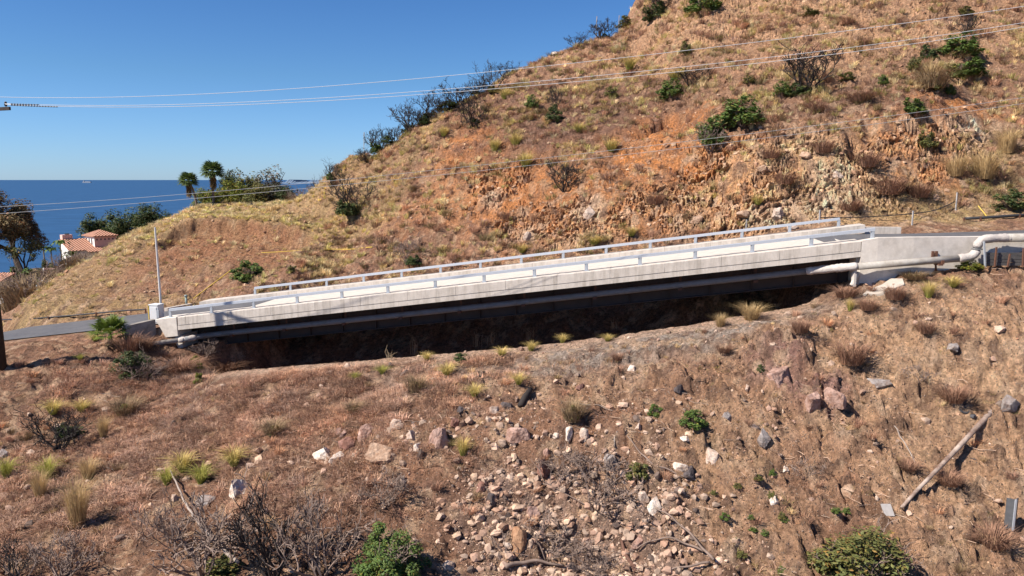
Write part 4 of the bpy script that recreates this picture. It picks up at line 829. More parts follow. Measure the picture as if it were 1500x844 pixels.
logm = mat("weathered timber", (.42,.33,.27), .9, .3, 3, .02, 18, col2=(.13,.07,.05), c2scale=.9, c2at=.5)
single("fallen_pole", MB().tube(P, np.linspace(.065, .125, n_), 10), logm, "long weathered timber pole lying slantwise on the right slope", "log", P[0], None, True)
p = hit(1483,778); h_ = 45*pxm(p); r0 = thing("steel_post", "short grey folded steel post standing at the right edge of the slope", "post", p + Z)
fm = mat("dark zinc sheet", (.13,.13,.135), .5, .2, 5, metal=.4); mb = MB(); wd = 8*pxm(p)
mb.hexa([p+np.array(q) for q in [(-wd,.16,0),(0,0,0),(0,.03,0),(-wd,.19,0),(-wd,.16,h_),(0,0,h_),(0,.03,h_),(-wd,.19,h_)]]); mb.hexa([p+np.array(q) for q in [(.003,0,0),(wd,.16,0),(wd,.19,0),(.003,.03,0),(.003,0,h_),(wd,.16,h_),(wd,.19,h_),(.003,.03,h_)]])
part("folded_sheet", mb, fm, r0); part("rib", MB().box(p + np.array([0,-.02,h_/2]), (.07,.04,h_*1.02)), galv, r0)
p = hit(1300,750); s = pxm(p); e = np.array([0,.75,.66]); single("grey_board", beam(p - e*8*s + np.array([0,-.02,.04]), p + e*10*s + np.array([0,-.02,.04]), 14*s, .03), mat("grey weathered board", (.33,.30,.28), .9, .15, 9), "small square grey board lying flat on the slope left of the fallen pole", "board", p)
P = drape([(1310,628),(1325,650),(1338,672),(1348,690)], .05, .2); single("thin_stick", MB().tube(P, .028, 6), palew, "thin pale stick lying on the slope left of the fallen pole", "stick", P[0])
p = hit(1413,603); s = pxm(p); nrm = np.array([0,-.55,.83]); u1 = np.array([1,0,0]); u2 = np.array([0,.83,.55]); mb = MB(); rr = 6.2*s
mb.tube([p + np.array([0,0,.05]) + rr*(math.cos(a)*u1 + .8*math.sin(a)*u2) for a in np.linspace(0, 6.2832, 17)], .055, 8, False)
single("ring", mb, mat("dull dark rubber", (.06,.055,.055), .8), "dark ring lying on the soil below the large grey boulder", "ring", p, None, True)
p = hit(1425,612); single("dark_brick", MB().box(p + np.array([0,0,.06]), (.22,.16,.13), .6), mat("dark brick", (.10,.095,.10), .9), "small dark block lying just right of the dark ring", "block", p, bevel=.02)
a, b = hit(762,598), hit(777,574); single("charred_log", MB().tube([a + np.array([0,-.05,.1]), (a+b)/2 + np.array([0,-.05,.16]), b + np.array([0,-.05,.12])], [.14,.16,.12], 9), charred, "short charred log leaning on the stones at the slope top", "log", a, None, True)
def stick(px, r, m, label, lift=.08, nm="fallen_branch"):
    P = densify([hit(u, v) + np.array([0,0,lift]) for u, v in px], .15); P[:,2] += .03*np.sin(np.arange(len(P))*.9); return single(nm, MB().tube(P, np.linspace(r, r*.45, len(P)), 6), m, label, "branch", P[0], None, True)
stick([(1022,710),(1000,700),(975,690),(955,684),(938,668),(922,650),(918,640)], .05, twigm, "long crooked dead branch lying across the slope right of the chute")
stick([(932,840),(922,825),(912,808),(910,792)], .11, mat("red brown bark", (.13,.065,.045), .85, .3, 6), "thick red brown stub slanting out of the chute at the bottom")
stick([(1045,836),(1030,822),(1020,805),(1000,785),(978,768),(955,757)], .055, twigm, "curved dead branch arching over the right side of the rubble chute", .35)
stick([(1040,832),(1005,838),(985,842),(965,850)], .05, twigm, "low dead branch along the bottom edge right of the chute", .2)
stick([(1030,822),(1000,805),(980,798),(955,806),(930,818)], .045, twigm, "forked dead branch crossing the middle of the rubble chute", .3)
stick([(900,660),(898,646),(904,632)], .04, palew, "short bleached stick upright beside the grey boulder", .05)
stick([(834,593),(865,595),(882,598),(900,606)], .025, palew, "thin pale twig at the top of the rubble slope", .06)
stick([(740,838),(760,830),(790,828),(830,836)], .09, twigm, "heavy dead limb lying along the bottom edge of the chute", .12)
stick([(350,838),(330,820),(312,800),(296,785),(282,765),(270,745),(262,725),(250,700)], .075, palew, "bleached leaning trunk rising through burnt branches at lower left", .35)

# ------------------------------------------------------------------ shrubs
BT, DT = {}, {}
def bmesh_for(kind, var, fine):
    k = (kind, var, fine)
    if k not in BT:
        V, Fc, c_ = bush_leaves(500+var, 9000 if fine else 2400, 46 if fine else 26, .024 if fine else .045); BT[k] = npmesh("foliage", V, Fc, c_, LEAF[kind])
    return BT[k]
def dead_for(m, var, dense):
    k = (m.name, var, dense)
    if k not in DT:
        DT[k] = grow(700+var, 8 if dense else 9, .42, .016 if not dense else .009, 4, .62 if dense else .5, .22, .0042 if not dense else .0042, .5).mesh("branches", m)
    return DT[k]
def twigdome(kind, var):
    k = ('dome', kind, var)
    if k not in BT:
        V, Fc, c_ = tuft_t(1200+var, 420, .95, .008, .30); V[:,2] *= .9; V[:,:2] *= .55/.62; r = np.random.default_rng(var)
        q = np.repeat(r.uniform(.55, 1.25, (len(V)//5, 1)), 5, 0); tint = {'mauve': (.64,.55,.50), 'grey': (.62,.66,.52)}[kind]; BT[k] = npmesh("twigs", V, Fc, np.array(tint)*q, WEED)
    return BT[k]
def shrub(u, v, wp, hp, kind, label, cat="shrub", g=None, fine=False, nm="shrub"):
    p = hit(u, v); s = pxm(p); var = int(u*3 + v) % 4; r0 = thing(nm, label, cat, p + Z, (u*.37) % 6.28, g)
    r0.scale = (wp*s, wp*s, hp*s)
    if kind in ('mauve', 'grey'):
        link("twigs", twigdome(kind, var), r0)
        if kind == 'grey': link("leaves", bmesh_for('olive', var, False), r0).scale = (.6,.6,.6)
        return r0
    link("foliage", bmesh_for(kind, var, fine), r0); link("stems", dead_for(twigm, var, False), r0).scale = (.8,.8,.85) if fine else (.55,.55,.7); return r0
def deadshrub(u, v, wp, hp, m, label, green=0, kind='green', dense=False, g=None, nm="burnt_shrub"):
    p = hit(u, v); s = pxm(p); var = int(u*3 + v) % 5; r0 = thing(nm, label, "dead shrub", p + Z, (u*.53) % 6.28, g); r0.scale = (wp*s, wp*s, hp*s)
    link("branches", dead_for(m, var, dense), r0)
    if green:
        f_ = link("regrowth", bmesh_for(kind, var % 4, False), r0); f_.scale = (.42, .42, green*.8); f_.location = (.12*math.cos(u), -.15, 0)
    return r0
HG = "green shrubs on the hillside"
for r in [(1041,207,58,44,'green',"round bright green bush at the top of the orange rock face"),(1086,182,78,44,'green',"wide green bush just up right of the round bright green bush"),
 (1145,137,34,22,'green',"small green bush at the left foot of the big burnt shrub"),(1172,138,40,24,'dark',"dark green bush at the right foot of the big burnt shrub"),
 (1360,86,32,28,'dark',"dark green bush at the left of the three leaf clump near the upper right"),(1408,80,64,34,'green',"largest green bush near the upper right, under the three wires"),(1413,110,66,30,'green',"low green bush below the largest one near the upper right"),
 (1340,165,40,28,'green',"green bush at the edge of the small orange scarp at right"),(1391,136,22,18,'green',"little green bush above the small orange scarp"),(1479,306,52,36,'dark',"dark green bush beside the straw shoulder at the right edge"),
 (984,140,44,28,'green',"bright green bush with burnt twigs, left of the big burnt shrub"),(780,156,24,20,'green',"small round green bush alone on the burnt upper slope"),(812,175,28,26,'dark',"dark green bush below a bare burnt twig on the upper slope"),
 (895,138,20,16,'olive',"olive bush on the slope above the orange scarp, beside the wires"),(1294,120,20,16,'green',"small green bush midway right of the big burnt shrub"),(1240,115,24,14,'olive',"olive green bush right of the big burnt shrub"),
 (1028,16,56,34,'green',"green bush at the top edge of the hill, right of the skyline"),(960,26,40,30,'dark',"green brown bush on the skyline at the top of the hill"),(1005,75,22,20,'olive',"olive bush high on the open hill"),(1096,120,22,14,'olive',"olive bush low against the left of the big burnt shrub"),
 (1358,215,34,30,'olive',"olive bush at the dark notch in the rocky cut at right"),(920,38,36,20,'olive',"olive bush on the skyline below the burnt twigs"),(655,138,32,16,'olive',"olive bush at the foot of the skyline burnt shrubs"),
 (1414,20,26,14,'olive',"small dark bush just under the top edge at upper right"),(1190,20,30,12,'olive',"faint olive bush near the top edge, left of the uppermost wire"),(1338,100,24,22,'olive',"olive bush below left of the largest green bush")]: shrub(r[0], r[1] + 3, r[2]*1.1, r[3]*1.12, *r[4:], g=HG)
SK = "burnt shrubs on the hillside"
for r in [(880,44,46,26,charred,"burnt twigs against the sky near the top of the hill",.45,'dark'),(722,136,52,40,charred,"burnt shrub on the skyline where the slope steepens",.35,'olive'),(672,140,56,34,charred,"burnt shrub on the skyline just left of the steep step",.3,'dark'),
 (634,165,62,42,charred,"dense burnt shrub on the skyline, second from the lower end",.45,'dark'),(600,183,58,42,charred,"wide burnt shrub on the skyline above the dark slope",.5,'dark'),(557,222,50,36,charred,"lowest burnt shrub on the skyline with a green foot",.6,'green'),
 (692,184,54,48,charred,"large burnt shrub in the dark upper slope below the skyline",.4,'dark'),(1178,132,92,66,charred,"big burnt shrub with fanned branches high on the hill",0,'dark'),(826,278,54,50,charred,"bare burnt shrub in the orange cut slope",0,'dark'),
 (520,312,84,58,charred,"wide dark burnt shrub at the left foot of the hill beside the plateau",.55,'dark'),(1012,125,60,28,charred,"low burnt twigs beside a bright green bush on the hill",0,'dark'),(815,158,30,36,charred,"single burnt twig standing on the upper slope",0,'dark'),
 (1040,222,60,40,twigm,"grey dead twigs hanging under the round bright green bush",0,'dark'),(1415,48,40,30,charred,"bare twigs above the largest green bush near the upper right",0,'dark'),(486,262,30,30,charred,"thin burnt twigs at the lower end of the skyline",.5,'green'),
 (970,14,50,26,charred,"burnt twigs on the skyline at the very top of the hill",0,'dark'),
 (578,206,50,30,charred,"low dark burnt shrub filling the gap above the lowest skyline shrub",.5,'dark'),(617,181,50,28,charred,"short burnt shrub between the dense and the wide skyline shrubs",.5,'dark'),(654,158,46,26,charred,"small burnt shrub just left of the steep step's foot",.4,'olive'),(698,136,44,28,charred,"thin burnt shrub leaning over the steep step in the skyline",.3,'dark'),
 (538,236,40,24,charred,"small burnt shrub at the foot of the skyline row",.5,'olive'),(740,112,44,22,charred,"grey red twigs on the skyline right of the steep step",0,'dark'),(845,62,40,18,charred,"tiny burnt twigs on the skyline right of the white rock",0,'dark')]: deadshrub(r[0], r[1] + 2, r[2]*1.22, r[3]*1.15, *r[4:], g=SK)
deadshrub(594,382,58,44,twigm,"grey bare shrub with a green foot on the bank above the bridge",0,'dark',True,nm="bare_shrub"); shrub(604,388,32,18,'dark',"small dark green bush at the foot of the grey bare shrub")
shrub(366,408,58,34,'green',"bright green bush on the cut bank above the left end of the bridge"); shrub(428,400,22,16,'olive',"olive tuft of leaves on the bank above the first far rail posts")
SC = "dry brown bushes on the hill face"
for i, (u, v, w_, h_, lab) in enumerate([(1300,285,60,36,"dry purple brown bush low in the rocky cut at right, widest of its kind"),(1270,245,44,30,"dry purple brown bush right of the dark crevice"),(1345,290,44,28,"dry brown bush just left of the tallest pale stake"),(1195,165,40,22,"dry brown bush on the slope below the big burnt shrub"),
  (1205,225,40,26,"dry brown bush just left of the dark crevice"),(1260,150,44,20,"dry brown bush above the rocky cut, left of an orange scarp"),(1130,232,36,18,"dry olive brown bush in the middle of the rocky cut"),(1150,270,40,24,"dry brown bush on the tan rocks above the far rail"),(1245,310,40,22,"dry brown bush at the hill foot between two pale stakes"),(960,300,40,22,"dry brown bush at the hill foot above the far rail"),(1365,130,60,40,"tall dry straw brown bush below the low green bush at upper right")]):
    shrub(u, v, w_, h_, 'mauve' if i != 10 else 'grey', lab, g=SC, nm="dry_bush")
# foreground
shrub(570,845,112,88,'green',"large round green bush at the bottom beside the rubble chute",fine=True)
shrub(1268,862,170,110,'olive',"broad green and brown leafy shrub at the bottom right",fine=True)
shrub(193,550,66,52,'dark',"dark green leafy shrub below the small fan palm",fine=True)
shrub(190,515,50,36,'mauve',"dry brown brush between the small fan palm and the wing wall",nm="dry_bush"); shrub(262,545,60,26,'mauve',"wide dry brush below the left abutment",nm="dry_bush"); shrub(330,545,56,22,'mauve',"low dry brush at the left end of the gully shadow",nm="dry_bush"); shrub(208,514,44,24,'mauve',"tangled dry brush in front of the left wing wall",nm="dry_bush"); shrub(244,528,40,18,'mauve',"dry brush under the left pipe end",nm="dry_bush"); shrub(287,545,26,30,'lime',"slender bright green plant under the left end of the pipe")
shrub(292,560,18,22,'lime',"smaller bright green sprig in front of the slender green plant")
shrub(1246,533,58,44,'mauve',"round dry reddish brown bush on the right slope above the grey slab",fine=True,nm="dry_bush")
shrub(838,617,44,44,'grey',"round olive brown bush at the top of the rubble slope",fine=True,nm="dry_bush")
for r in [(1172,490,36,26,'mauve',"dry brown bush on the slope lip below the bridge's right part"),(1355,488,34,24,'mauve',"small dry bush high on the right slope, above the grey streaked stone"),(1238,436,44,22,'mauve',"dry pinkish bush under the right end of the bridge"),(1310,440,40,26,'mauve',"dry bush right of the cream concrete slab"),
 (1270,455,34,22,'mauve',"dry bush below the cream concrete slab"),(1338,410,44,18,'grey',"low green brown plants along the foot of the right wing wall"),(1060,520,28,18,'mauve',"low dry brown bush where gravel bench meets slope"),(400,636,40,26,'grey',"grey green cushion bush in the brown weeds"),(185,608,46,34,'grey',"grey dry cushion bush in the weeds at left"),
 (960,610,26,20,'green',"low green plant by a white stone at the top of the rubble slope"),(1015,625,44,32,'green',"green sapling with yellow tips above the large pale boulder"),(936,700,40,34,'olive',"green brown plant beside the crooked dead branch"),(675,529,24,16,'dark',"small dark green plant on the bench near the gully lip"),(520,604,34,20,'grey',"grey green plant in the dry weeds above the pinkish boulder"),
 (610,575,40,34,'grey',"sparse grey stalky plant on the bench"),(905,528,24,14,'mauve',"low brown bush on the gravel bench"),(1300,380,20,10,'olive',"small bush touching the lower edge of the right wing wall"),(1420,395,40,18,'lime',"green yellow plant below the pipe elbow"),(1115,545,14,14,'dark',"dark green sprig on the left edge of the purple outcrop"),(1395,590,50,34,'mauve',"sparse dry bush left of the dark ring"),
 (100,640,44,26,'dark',"green leaves at the foot of the burnt shrub at left"),(1330,690,34,18,'mauve',"dry sprig with green tips left of the fallen pole"),(1455,800,60,34,'mauve',"dry brush below the folded steel post"),(1390,710,44,26,'mauve',"dry brush under the lower half of the fallen pole")]: shrub(*r)
GS = "green seedlings on the lower right slope"
for i, (u, v) in enumerate([(1045,725),(1062,760),(1075,795),(1085,815),(1104,780),(1120,785),(1110,705),(1130,698),(1100,762),(1130,730),(1150,765),(1145,840),(1080,715),(1240,755),(1225,752),(1145,760)]):
    shrub(u, v, 12 + (i*5) % 8, 8 + (i*3) % 6, 'green' if i % 3 else 'olive', "small green seedling growing on the bare soil of the lower right slope", "seedling", GS, nm="seedling")
# burnt and bare shrubs in front
for r in [(400,850,150,150,charred,"tall burnt shrub with twisting black stems at the bottom left of centre",0,'dark'),(300,846,170,120,twigm,"burnt shrub of fine grey twigs at the bottom beside the bleached trunk",.25,'olive'),(470,850,150,130,twigm,"dense bare shrub left of the large round green bush",0,'dark'),
 (85,662,120,76,charred,"burnt shrub with long curved branches at left",0,'dark'),(90,850,120,70,twigm,"pale bare twigs at the bottom left",0,'dark'),(20,850,90,60,charred,"black curved stems in the bottom left corner",0,'dark')]:
    deadshrub(*r, g="bare and burnt shrubs on the near slope")
for r in [(870,745,170,90,twigm,"wide grey shrub of fine dead twigs over the upper rubble chute",0,'dark'),(800,820,150,70,twigm,"low grey dead shrub left of the thick red brown stub",0,'dark'),(250,800,110,90,twigm,"brown dead brush left of the tall burnt shrub",0,'dark'),(1180,700,60,30,twigm,"low tangle of dead stems right of the white pebble pair",0,'dark'),(870,842,120,60,twigm,"dead twigs at the bottom edge of the chute",0,'dark'),(560,740,100,60,twigm,"thin dead brush above the large round green bush",0,'dark'),(1345,560,60,30,twigm,"thin dead stalks below the grey streaked stone",0,'dark'),(820,700,90,56,twigm,"fine dead twigs right of the tall dark red boulder",0,'dark'),(215,560,80,44,twigm,"tangle of dry stalks below the left wing wall",0,'dark'),(300,525,60,40,twigm,"pale dry stalks beside the pipe end under the bridge",0,'dark')]:
    deadshrub(*r[:6], 0, 'dark', True, g="dead brush on the near slope", nm="dead_brush")
# bunch grass tufts
GT = {}
def tuft(u, v, wp, hp, label, tone='gold', g="straw tufts on the near slope"):
    p = hit(u, v); s = pxm(p); i = int(u + v) % 3
    if (i, tone) not in GT:
        V, Fc, c_ = tuft_t(900+i, 260, 1.45, .012, .18) if tone != 'pale' else tuft_t(950+i, 420, 1.0, .0065, .24); cg = {'gold': (.92,.84,.55), 'green': (.58,.66,.28), 'pale': (.80,.70,.60)}[tone]
        low = (1 - np.clip(V[:,2:3]*1.6, 0, 1)); GT[i, tone] = npmesh("straw_tuft", V, Fc, c_*np.array(cg)*(1 - low) + low*c_*np.array([.45,.62,.22] if tone != 'pale' else [.6,.5,.42]), STRAW)
    o = link("straw_tuft", GT[i, tone], None, p + Z - np.array([0,0,.03])); o.scale = (wp*s*.62, wp*s*.62, hp*s*1.05); o.rotation_euler = (0,0,u % 6.28); tag(o, label, "grass tuft", g)
for r in [(343,684,42,34,"round straw tuft just above the bright white boulder"),(295,708,40,34,"green straw tuft right of centre in the cluster at lower left",'green'),(268,690,44,34,"straw tuft at the back of the cluster at lower left"),(245,710,34,30,"straw tuft at the left of the cluster at lower left",'green'),(678,668,32,32,"upright straw tuft at the head of the chute"),
 (655,552,36,24,"straw tuft in the middle of the gravel bench"),(695,580,34,22,"straw tuft at the front edge of the bench"),(760,562,30,20,"straw tuft on the bench above the red stone"),(560,548,24,16,"small straw tuft on the bench at left",'green'),(735,522,26,18,"straw tuft by the gully lip, left of the middle"),(778,514,24,18,"straw tuft by the gully lip under mid bridge"),(824,502,22,16,"straw tuft by the gully lip, right of the middle"),
 (890,500,22,14,"straw tuft below the notch in the gully lip"),(625,528,22,16,"straw tuft by the gully lip at left"),(520,556,20,14,"little green straw tuft in the dry weeds",'green'),(1360,436,36,30,"yellow straw tuft right of the cream concrete slab"),(1245,456,20,22,"slim yellow straw tuft left of the cream concrete slab"),(120,604,32,22,"yellow tuft on the bare soil at left"),(78,606,36,26,"yellow tuft behind the burnt shrub at left"),(118,528,16,14,"green tuft on the road verge by the pole shadow",'green'),(140,500,22,12,"green tuft left of the small fan palm",'green'),
 (152,640,30,36,"tall straw tuft left of the grey cushion bush",'pale'),(60,730,40,50,"tall brown straw tuft at the left edge",'pale'),(115,770,60,80,"tall dry grass stand at the lower left",'pale'),(70,700,40,36,"straw tuft below the burnt shrub at left",'green'),(1100,468,60,28,"wide straw stand under the right part of the bridge",'pale'),(1055,478,34,22,"arching straw stand at the edge of the bridge shadow",'pale'),(1395,420,40,20,"straw tuft under the lower end of the elbow pipe"),(130,700,44,34,"dry straw tuft left of the dead brush",'pale'),(10,700,34,34,"yellow green tuft at the left edge",'green')]: tuft(*r)
for r in [(895,222,36,24,"bright straw tuft on the crest of the orange scarp"),(990,118,40,20,"straw tuft by the bright green bush with twigs"),(755,215,34,26,"straw tuft pair in the burnt slope above the far rail"),(725,222,30,24,"straw tuft left of the straw tuft pair"),(770,245,40,28,"straw tuft in the orange cut, beside the low wires"),(650,200,26,18,"straw tuft on the upper left slope"),(848,193,28,18,"straw tuft in the dark burnt slope"),(922,102,36,22,"straw tuft high on the hill under the wires"),(740,145,30,20,"straw tuft just under the skyline shrubs"),(870,358,40,18,"straw tuft at the hill foot behind the far rail"),(925,346,30,18,"straw tuft at the hill foot right of another"),(765,372,30,16,"straw tuft behind the far rail near its middle"),(1110,300,30,18,"straw tuft on the tan rocks near the bare crag"),(660,110,0,0,"")]:
    if r[2]: tuft(*r, g="straw tufts on the hill")
for r in [(1440,262,84,50,"big stand of tall straw on the hill at right"),(1400,258,60,38,"tall straw left of the big stand"),(1475,225,50,44,"tall straw up right of the big stand"),(1365,125,50,42,"tall pale straw below the low green bush at upper right")]: tuft(*r, 'pale', "straw stands on the hill at right")
for i, (u, v, h_, lab) in enumerate([(606,520,34,"tall thin stalks rising before the shadow, tallest on the lip"),(570,530,26,"thin dry stalks on the lip left of the tallest"),(720,505,26,"thin dry stalks on the lip right of the tallest"),(775,499,24,"thin stalks before the gully shadow at mid bridge"),(900,482,18,"thin stalks before the gully shadow near the notch"),(700,508,26,"thin spreading stalks beside others at mid lip")]):
    p = hit(u, v); s = pxm(p); r_ = np.random.default_rng(i); mb = MB()
    for j in range(9):
        q = p + np.array([r_.normal()*.16, r_.normal()*.06, -.04]); l_ = r_.uniform(.5,1)*h_*s; mb.tube([q, q + np.array([r_.normal()*.06, r_.normal()*.05, l_*.6]), q + np.array([r_.normal()*.2, r_.normal()*.1, l_])], [.014,.011,.006], 3, False)
    single("dry_stalks", mb, mat("dry stalk", (.42,.31,.19), .8, .2, 4), lab, "dry stalks", p, "dry stalks along the gully lip")
for u, v, h_, lab in [(873,42,30,"tall dry stalk on the skyline near the top of the hill"),(533,222,34,"thin dry stalk on the skyline above the lowest burnt shrub"),(906,30,22,"dry stalk on the skyline beside the topmost burnt twigs")]:
    p = hit(u, v + 3); s = pxm(p); single("flower_stalk", MB().tube([p - np.array([0,0,.2]), p + np.array([.05,0,h_*s*.7]), p + np.array([.1,0,h_*s])], [.035,.03,.05], 5), mat("dry stalk", (.42,.31,.19)), lab, "dry stalk", p)

# ------------------------------------------------------------------ palms
def fan(mb_list, base, az_, el_, stalk, rad, r, nleaf=16, droop=.25, wid=.09):
    d_ = np.array([math.cos(az_)*math.cos(el_), math.sin(az_)*math.cos(el_), math.sin(el_)]); hub = base + d_*stalk + np.array([0,0,-droop*stalk*.3])
    V, Fc = mb_list; sd = np.cross(d_, [0,0,1]); sd /= np.linalg.norm(sd) + 1e-9; up = np.cross(sd, d_)
    k = len(V); w_ = .018*rad/.6; V += [base - sd*w_, base + sd*w_, hub + sd*w_, hub - sd*w_]; Fc += [(k,k+1,k+2),(k,k+2,k+3)]
    for i in range(nleaf):
        a = (i/(nleaf-1) - .5)*3.9; dr = d_*math.cos(a) + sd*math.sin(a); L = rad*(.72 + .28*math.cos(a))*r.uniform(.9, 1.08); tip_ = hub + dr*L + np.array([0,0,-droop*L*(.5 + .5*abs(math.sin(a)))]); m_ = hub + dr*L*.55 + up*.04*L
        ws = np.cross(dr, up)*wid*rad*.75; k = len(V); V += [hub, m_ + ws, m_ - ws, tip_]; Fc += [(k,k+1,k+2),(k+1,k+3,k+2)]
def fanmesh(name, specs, m, r, tint=(1,1,1), origin=None):
    V, Fc = [], []
    for sp in specs: fan((V, Fc), *sp)
    V = np.array(V); c_ = np.repeat(r.uniform(.65, 1.3, (len(V)//4 + 1, 1)), 4, 0)[:len(V)]*np.array(tint); return npmesh(name, V + Z - origin, Fc, c_, m)
def fanpalm(u, v, topv, rad, lean, label, skirt, seed):
    r = np.random.default_rng(seed); p = hit(u, v); 
    tz = W(u, topv, p[1])[2]; r0 = thing("fan_palm", label, "palm", p + Z); hgt = tz - p[2]; top = p + np.array([lean, 0, hgt - rad*.75])
    P = np.array([p + (top - p)*t + np.array([-lean*.25*math.sin(3.14*t), 0, 0]) for t in np.linspace(0, 1, 9)]); P[0][2] -= .5
    part("trunk", MB().tube(P, np.linspace(.17, .13, 9), 9), mat("palm trunk", (.15,.115,.085), .9, .3, 4, .03, 8), r0, True)
    og = np.array(r0.location)
    sp = [(top, 2.39996*i, math.asin(np.clip(-.45 + 1.4*i/44, -1, 1)), rad*.5, rad*.62, r, 15, .3, .10) for i in range(44)]
    link("crown", fanmesh("crown", sp, LEAF['dark'], r, (1.5,1.5,1.3), og), r0)
    sp = [(top - np.array([0,0,.25 + .09*i]), 2.39996*i, -1.32, rad*.15, rad*.42, r, 10, .3, .12) for i in range(skirt)]
    link("skirt", fanmesh("skirt", sp, LEAF['brown'], r, (1,.9,.8), og), r0)
fanpalm(288,300,252,1.45,-.9,"shorter leaning fan palm against the sea, left of the taller one",16,1)
fanpalm(313,298,236,1.75,.1,"taller upright fan palm against the sky beside the plateau trees",18,2)
r = np.random.default_rng(5); p = hit(163,507); r0 = thing("small_fan_palm", "small bushy fan palm beside the road at the left end of the bridge", "palm", p + Z); og = np.array(r0.location); tp_ = p + np.array([0,0,.75])
part("trunk", MB().tube([p - np.array([0,0,.2]), p + np.array([-.05,0,.4]), tp_], [.16,.15,.10], 8), mat("palm trunk", (.15,.115,.085)), r0)
link("crown", fanmesh("crown", [(tp_, 2.39996*i, -.05 + 1.3*(i/21)**1.1, .75, .85, r, 17, .22, .08) for i in range(22)], LEAF['lime'], r, (.7,.85,.8), og), r0)
link("dead_fronds", fanmesh("dead_fronds", [(tp_ - np.array([0,0,.2]), 2.1*i, -.9, .4, .45, r, 9, .4, .09) for i in range(6)], LEAF['brown'], r, (1.2,1.2,1.1), og), r0)

# ------------------------------------------------------------------ trees and far shrubs
barkm = mat("dark bark", (.055,.04,.03), .9, .3, 3, .02, 10)
def tree(u, v, wp, hp, kind, label, seed, nl=5000, gap=.5, leaf=.03, trunk=.3, nm="tree", Yd=None, squat=1):
    p = hit(u, v) if Yd is None else None
    if p is None:
        p = W(u, v, Yd); p[2] = float(sample(H, p[0], p[1])); topz = W(u, v - hp, Yd)[2]; s = pxm(p); ht = max(topz - p[2], 1)
    else: s = pxm(p); ht = hp*s
    wd = wp*s; r = np.random.default_rng(seed); r0 = thing(nm, label, "tree", p + Z, 0); og = np.array(r0.location)
    mb = MB(); tips = []
    def rec(q, d_, l_, rad, dep):
        P = [q]
        for i in range(3): d_ = d_ + r.normal(size=3)*.18; d_ /= np.linalg.norm(d_); P.append(P[-1] + d_*l_/3)
        mb.tube(P, np.linspace(rad, rad*.65, 4), 6 if dep > 1 else 4, False)
        if dep == 0: tips.append(P[-1]); tips.append(P[2]); return
        for j in range(3): e = d_ + r.normal(size=3)*.62; e[2] += .12; e /= np.linalg.norm(e); rec(P[-1 - (j == 2)], e, l_*r.uniform(.62,.85), rad*.6, dep-1)
    tk = ht*trunk; rec(np.array([0,0,-.4]), np.array([r.normal()*.08, r.normal()*.08, 1.]), tk + .4, max(.06, .026*ht), 3)
    T_ = np.array(tips); V = np.array(mb.v); cz = T_[:,2].max(); sx = wd*.44/np.abs(T_[:,:2]).max(); sz = ht*.93/cz
    V *= np.array([sx, sx, sz]); T_ = T_*np.array([sx, sx, sz]); mb.v = [tuple(q + p) for q in V]; part("trunk", mb, barkm, r0)
    cr = wd*(.085 if gap < .8 else .105)*r.uniform(.6, 1.5, len(T_)); keep = r.uniform(size=len(T_)) < gap + .35; T_, cr = T_[keep], cr[keep]
    k = r.integers(0, len(T_), nl); g_ = r.normal(size=(nl,3)); g_ /= np.linalg.norm(g_, axis=1, keepdims=True)
    Pq = T_[k] + g_*(cr[k]*r.uniform(.1,1,nl)**.5)[:,None]*np.array([1,1,.8*squat]); V, Fc, c_ = leaf_t(r, Pq, leaf*wd, g_)
    c_ *= np.repeat(r.uniform(.75, 1.25, len(T_))[k], 4)[:,None]; link("crown", npmesh("crown", V, Fc, c_, LEAF[kind]), r0); return r0
tree(30,392,140,114,'brown',"big brown leaved tree standing before the sea at the left edge",21,26000,.97,.0145,.2,Yd=104)
tree(38,392,70,60,'olive',"green leaved lower tree mingling with the big brown tree",28,1800,.4,.022,.3,Yd=102.5)
def grovetree(u, v, wp, hp, kind, label, seed, Yd):
    p = W(u, v, Yd); topz = W(u, v-hp, Yd)[2]; p[2] = float(sample(H, p[0], p[1])); s = pxm(W(u, v, Yd)); hc = hp*s*1.45; ht = max(topz - p[2], hc*.8); wd = wp*s*1.35; topz += hp*s*.34; ht += hp*s*.34; r0 = thing("tree", label, "tree", p + Z, seed*1.1)
    V, Fc, c_ = bush_leaves(1500+seed, 8000, 80, .024, .15, .04); V = V*np.array([wd, wd, hc]) + np.array([0, 0, ht - hc]); link("crown", npmesh("crown", V, Fc, c_, LEAF[kind]), r0)
    mb = MB().tube([(0,0,-.4),(.1,0,(ht-hc)*.6),(0,.1,ht-hc*.4)], [.22,.17,.08], 7); z0_ = ht - hc
    for j in range(6): a = j*1.1 + seed; mb.tube([(0,0,z0_ + .05*j*hc), (wd*.15*math.cos(a), wd*.15*math.sin(a), z0_ + hc*(.2+.06*j)), (wd*.3*math.cos(a), wd*.3*math.sin(a), z0_ + hc*(.4+.06*j))], [.10,.07,.03], 5)
    link("trunk", mb.mesh("trunk", barkm), r0)
for r in [(142,345,50,34,'dark',"dark rounded tree behind the villa, left of the pair",22),(185,345,62,42,'dark',"dark rounded tree behind the villa tower",23),(222,330,54,34,'dark',"dark tree at the edge of the spur, nearest the palms",24)]: grovetree(*r, 134)
